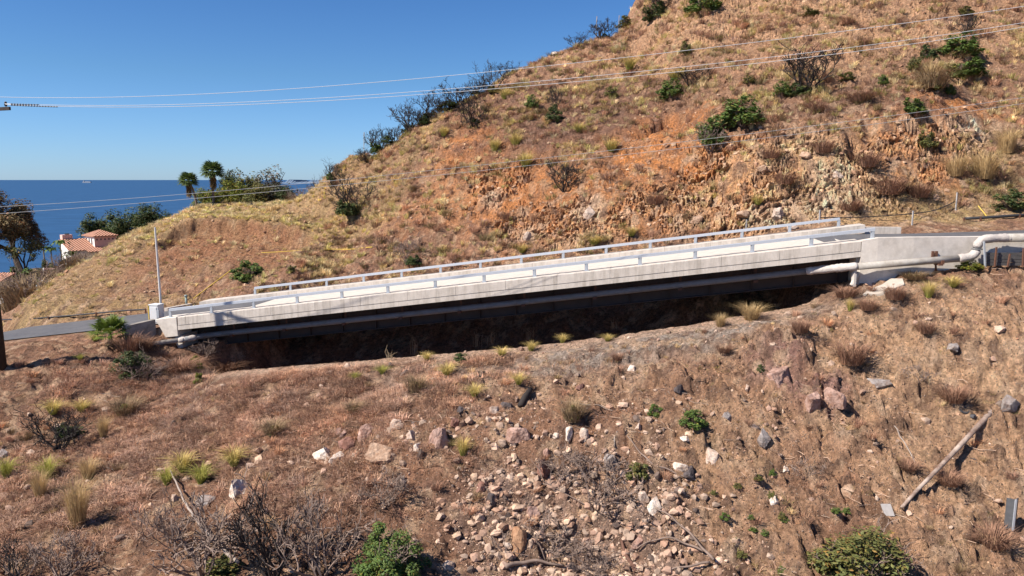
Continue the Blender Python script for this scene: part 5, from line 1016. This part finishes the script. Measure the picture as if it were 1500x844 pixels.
for (u, v, w_, h_, k_, lab, sd, Yd, nm) in [(333,292,30,46,'dark',"dark slender tree directly right of the taller fan palm",31,119,"tree"),(365,297,60,52,'olive',"olive tree in the middle of the plateau grove",32,120,"tree"),(402,298,66,50,'grey',"grey green rounded tree at the right of the plateau grove",33,118,"tree"),(306,300,44,30,'lime',"yellow green low tree between the palms",34,115,"tree"),(342,298,44,36,'lime',"yellow green tree in front of the dark slender tree",35,116,"tree"),(378,299,50,32,'olive',"low olive tree at the front of the plateau grove",36,114.5,"tree"),(418,297,30,26,'dark',"dark low tree at the right end of the plateau grove",37,115,"tree")]:
    grovetree(u, v, w_, h_, k_, lab, sd, Yd)
def fardead(u, v, wp, hp, Yd, m, label):
    p = W(u, v, Yd); topz = W(u, v - hp, Yd)[2]; p[2] = float(sample(H, p[0], p[1])); s = pxm(p); r0 = thing("bare_bush", label, "dead shrub", p + Z, u % 6); r0.scale = (wp*s, wp*s, max(topz - p[2], .5))
    link("branches", dead_for(m, int(u) % 5, True), r0); link("twigs", twigdome('grey', int(u) % 4), r0).scale = (.95,.95,.85)
fardead(438,293,40,24,112,twigm,"brown bare bush between the plateau grove and the hill"); fardead(463,282,26,30,104,charred,"thin dark bare bush where the plateau meets the hill")
fardead(44,440,96,58,74,twigm,"large grey brown bare bush below the road spur at left"); fardead(105,396,60,40,86,twigm,"grey bare bush in front of the villa garden"); fardead(80,410,50,34,84,twigm,"reddish bare bush below the banana plants"); fardead(20,425,60,50,78,twigm,"grey bare bush at the left edge below the tiled roof corner")
for (u, v, w_, h_, k_, lab, Yd) in [(20,398,70,24,'green',"low green hedge under the big brown tree",96),(70,398,30,26,'dark',"dark green bush at the foot of the banana plants",100),(105,392,34,22,'dark',"dark green bush in front of the villa roofs",112),(120,398,24,12,'olive',"small olive bush at the spur edge before the villa",84)]:
    p = W(u, v, Yd); tz = W(u, v-h_, Yd)[2]; p[2] = float(sample(H, p[0], p[1])); s = pxm(p); r0 = thing("shrub", lab, "shrub", p + Z, u % 6); r0.scale = (w_*s, w_*s, max(tz-p[2], .6)); link("foliage", bmesh_for(k_, int(u) % 4, False), r0); link("stems", dead_for(twigm, int(u) % 5, False), r0).scale = (.6,.6,.7)
for i, (u, v, hp, lab) in enumerate([(66,392,38,"banana like plant left of the villa with drooping leaves"),(77,394,36,"banana like plant nearest the villa's chimney"),(91,388,40,"tall banana like plant touching the villa's lower roof"),(106,390,26,"low banana like plant before the villa gable")]):
    Yd = 118; p = W(u, v, Yd); tz = W(u, v-hp, Yd)[2]; p[2] = float(sample(H, p[0], p[1])); r = np.random.default_rng(40+i); r0 = thing("banana_plant", lab, "plant", p + Z); og = np.array(r0.location); tp_ = np.array([p[0], p[1], tz - 1.2])
    part("trunk", MB().tube([p - np.array([0,0,.3]), tp_], [.14,.09], 7), mat("grey stem", (.20,.17,.13), .9, .2, 4), r0)
    V, Fc = [], []
    for j in range(11):
        a = 2.4*j; d_ = np.array([math.cos(a), math.sin(a), 0]); sd = np.array([-d_[1], d_[0], 0])*.24; L = r.uniform(1.3, 1.9); e_ = r.uniform(.3, 1.2); k = len(V)
        q = [tp_, tp_ + d_*L*.35 + np.array([0,0,e_*.6]), tp_ + d_*L*.7 + np.array([0,0,e_*.7]), tp_ + d_*L + np.array([0,0,e_*.25 - .2])]
        V += [q[0]-sd*.2, q[0]+sd*.2, q[1]-sd, q[1]+sd, q[2]-sd*.9, q[2]+sd*.9, q[3]-sd*.1, q[3]+sd*.1]; Fc += [(k,k+1,k+3,k+2),(k+2,k+3,k+5,k+4),(k+4,k+5,k+7,k+6)]
    V = np.array(V); link("leaves", npmesh("leaves", V + Z - og, Fc, np.full((len(V),3), 1.0)*r.uniform(.8,1.2,(len(V),1)), LEAF['green']), r0)

# ------------------------------------------------------------------ villa, roofs, ship
hw = mat("white stucco", (.76,.72,.68), .9, .06, 2); pinkm = mat("pink stucco", (.68,.43,.36), .9, .08, 2); glass = mat("dark window glass", (.03,.035,.045), .15, .1, 1, spec=.5)
def tiles():
    m = mat("red roof tiles", (.50,.255,.17), .85, .2, 3); n = m.node_tree.nodes; l = m.node_tree.links; geo = n.new("ShaderNodeTexCoord"); wv = n.new("ShaderNodeTexWave"); wv.inputs["Scale"].default_value = .9; wv.bands_direction = 'X'
    l.new(geo.outputs["Object"], wv.inputs["Vector"]); b = n.new("ShaderNodeBump"); b.inputs["Distance"].default_value = .25; l.new(wv.outputs[0], b.inputs["Height"]); l.new(b.outputs[0], n["Principled BSDF"].inputs["Normal"]); return m
tile = tiles(); HY = 126; hb = W(139.7, 366, HY); ang = math.atan2(.777, .629)
ex, ey = np.array([math.cos(ang), math.sin(ang), 0]), np.array([-math.sin(ang), math.cos(ang), 0])
zt, zb = W(139.7,346,HY)[2], W(139.7,366,HY)[2] - 4
villa = thing("villa", "pink and white villa with red tiled roofs below the spur by the sea", "house", (hb[0], hb[1], zb + ZC))
O = np.array([hb[0], hb[1], 0])
def hp_(a, b, z_): return O + ex*a*.80 + ey*b*.80 + np.array([0,0, zt + (z_ - zt)*.9])
def hbox(mb, a0, a1, b0, b1, z0, z1): return mb.hexa([hp_(a0,b0,z0), hp_(a1,b0,z0), hp_(a1,b1,z0), hp_(a0,b1,z0), hp_(a0,b0,z1), hp_(a1,b0,z1), hp_(a1,b1,z1), hp_(a0,b1,z1)])
part("tower_wall", hbox(MB(), 0, 4.4, 0, 5.2, zb, zt), pinkm, villa); part("white_wall", hbox(MB(), -.06, -.003, -.03, 5.2, zb, zt-.02), hw, villa)
mb = MB(); q = [hp_(-.45,-.45,zt), hp_(4.85,-.45,zt), hp_(4.85,5.65,zt), hp_(-.45,5.65,zt)]; ap = [hp_(2.0,2.4,zt+1.1), hp_(2.4,2.8,zt+1.1)]
q2 = [p + np.array([0,0,-.14]) for p in q]; mb.add(q + q2 + [hp_(2.2,2.6,zt+1.1)], [(0,1,8),(1,2,8),(2,3,8),(3,0,8),(7,6,5,4),(0,4,5,1),(1,5,6,2),(2,6,7,3),(3,7,4,0)]); part("tower_roof", mb, tile, villa)
for i, b_ in enumerate((.9, 2.2, 3.5)):
    f_ = part("window", hbox(MB(), -.09, -.062, b_, b_+.75, zt-1.75, zt-.45), hw, villa); part("pane", hbox(MB(), -.12, -.092, b_+.1, b_+.65, zt-1.65, zt-.52), glass, f_)
for i in range(5): part("vent_opening", hbox(MB(), .35 + .82*i, .62 + .82*i, -.03, -.002, zt-.85, zt-.55), glass, villa)
def gable(mb, a0, a1, b0, b1, z0, z1):   # lean roof falling towards the viewer
    return mb.hexa([hp_(a0,b0,z0-.15), hp_(a1,b0,z0-.15), hp_(a1,b1,z1-.15), hp_(a0,b1,z1-.15), hp_(a0,b0,z0), hp_(a1,b0,z0), hp_(a1,b1,z1), hp_(a0,b1,z1)])
part("lower_roof", gable(MB(), -5.4, -.065, -1.0, 4.5, zt-2.45, zt-.55), tile, villa); part("porch_roof", gable(MB(), -2.2, 1.6, -2.2, -.04, zt-2.75, zt-2.1), tile, villa); part("side_roof", gable(MB(), 4.41, 8.2, 1.0, 4.5, zt-1.0, zt-.2), tile, villa)
part("lower_wall", hbox(MB(), -5.2, -.07, -.75, 4.3, zb, zt-2.62), hw, villa); part("gable_wall", MB().add([hp_(-5.25,-.8,zt-2.6), hp_(-5.25,4.3,zt-2.6), hp_(-5.25,4.3,zt-.78), hp_(-5.15,-.8,zt-2.6), hp_(-5.15,4.3,zt-2.6), hp_(-5.15,4.3,zt-.78)], [(0,1,2),(5,4,3),(0,3,4,1),(1,4,5,2),(2,5,3,0)]), hw, villa); part("side_wall", hbox(MB(), 4.42, 8.0, 1.2, 4.3, zb, zt-1.2), pinkm, villa)
ch = part("chimney", hbox(MB(), -4.6, -2.6, 4.6, 5.9, zb, zt+.25), pinkm, villa); part("chimney_cap", hbox(MB(), -3.9, -3.1, 4.9, 5.5, zt+.253, zt+.5), glass, ch)
P = W(0,405,92); r0 = thing("tiled_roof", "corner of a red tiled roof low at the left edge", "house", (P[0], P[1], float(sample(H, P[0], P[1])) + ZC)); gz = float(sample(H, P[0], P[1]))
part("roof", MB().hexa([P + np.array(q) for q in [(-4,-1.2,-.9),(1.0,-1.2,-.55),(1.0,1.5,.15),(-4,1.5,.15),(-4,-1.2,-.75),(1.0,-1.2,-.4),(1.0,1.5,.3),(-4,1.5,.3)]]), tile, r0); part("wall", MB().box((P[0]-1.6, P[1]+.3, (P[2]-.5+gz)/2), (4.4,2,max(P[2]-.5-gz+.4,.3))), hw, r0)
P = W(74,410,90); gz = float(sample(H, P[0], P[1])); r0 = thing("garden_gate", "pink slatted garden gate partly hidden by the bare bush", "gate", (P[0], P[1], gz + ZC)); hh = W(74,394,90)[2]
mb = MB()
for i in range(5): mb.box((P[0], P[1], gz + .3 + (hh-gz-.3)*i/4), (1.1,.1,.2), .3)
part("slats", mb, pinkm, r0); part("gate_post", MB().box((P[0]-.6, P[1]-.2, (gz+hh)/2), (.14,.14,hh-gz+.3)), hw, r0)
P = W(84,416,84); gz = float(sample(H, P[0], P[1])); zt_ = W(84,410,84)[2]; r0 = thing("parked_car", "pale blue car roof peeping over the spur at left", "car", (P[0], P[1], zt_ - 1.4 + ZC), .5); carm = mat("pale blue car paint", (.45,.52,.60), .3, .05, 1, spec=.5)
ogz = zt_ - 1.4
def cp(x, y, z_): return np.array([P[0] + x*math.cos(.5) - y*math.sin(.5), P[1] + x*math.sin(.5) + y*math.cos(.5), ogz + z_])
def cprism(prof, y0, y1):
    n = len(prof); return MB().add([cp(x,y0,z_) for x, z_ in prof] + [cp(x,y1,z_) for x, z_ in prof], [tuple(range(n))[::-1], tuple(range(n,2*n))] + [(i,(i+1)%n,n+(i+1)%n,n+i) for i in range(n)])
part("body", cprism([(-2.1,.3),(2.1,.3),(2.1,.75),(1.1,.9),(-2.0,.95)], -.85, .85), carm, r0, bevel=.05); part("cabin", cprism([(-1.9,.9),(1.0,.9),(.4,1.38),(-1.4,1.38)], -.75, .75), glass, r0); part("roof", cprism([(-1.4,1.382),(.4,1.382),(.3,1.45),(-1.3,1.45)], -.74, .74), carm, r0, bevel=.02)
for x in (-1.3, 1.3):
    for y in (-.8, .8): part("wheel", MB().tube([cp(x,y-.1,.33), cp(x,y+.1,.33)], .33, 14), mat("dull dark rubber", (.06,.055,.055)), r0)
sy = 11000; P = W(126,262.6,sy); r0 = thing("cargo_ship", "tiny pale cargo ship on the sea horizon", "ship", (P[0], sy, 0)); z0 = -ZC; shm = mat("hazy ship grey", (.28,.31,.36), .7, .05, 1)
k = sy/F; mb = MB(); prof = [(-5.5*k,z0+.4*k),(-6.5*k,z0+1.4*k),(6.8*k,z0+1.5*k),(5.8*k,z0-.2*k),(-5.5*k,z0-.2*k)]; n = len(prof)
mb.add([(P[0]+x, sy, z_) for x, z_ in prof] + [(P[0]+x, sy+25, z_) for x, z_ in prof], [tuple(range(n)), tuple(range(2*n-1,n-1,-1))] + [(i,(i+1)%n,n+(i+1)%n,n+i) for i in range(n)]); part("hull", mb, shm, r0)
part("bridge_house", MB().box((P[0]-4*k, sy+12, z0+2.3*k), (1.6*k,18,1.9*k)), shm, r0); part("deck_load", MB().box((P[0]+1.5*k, sy+12, z0+1.8*k), (7*k,18,.7*k)), shm, r0)
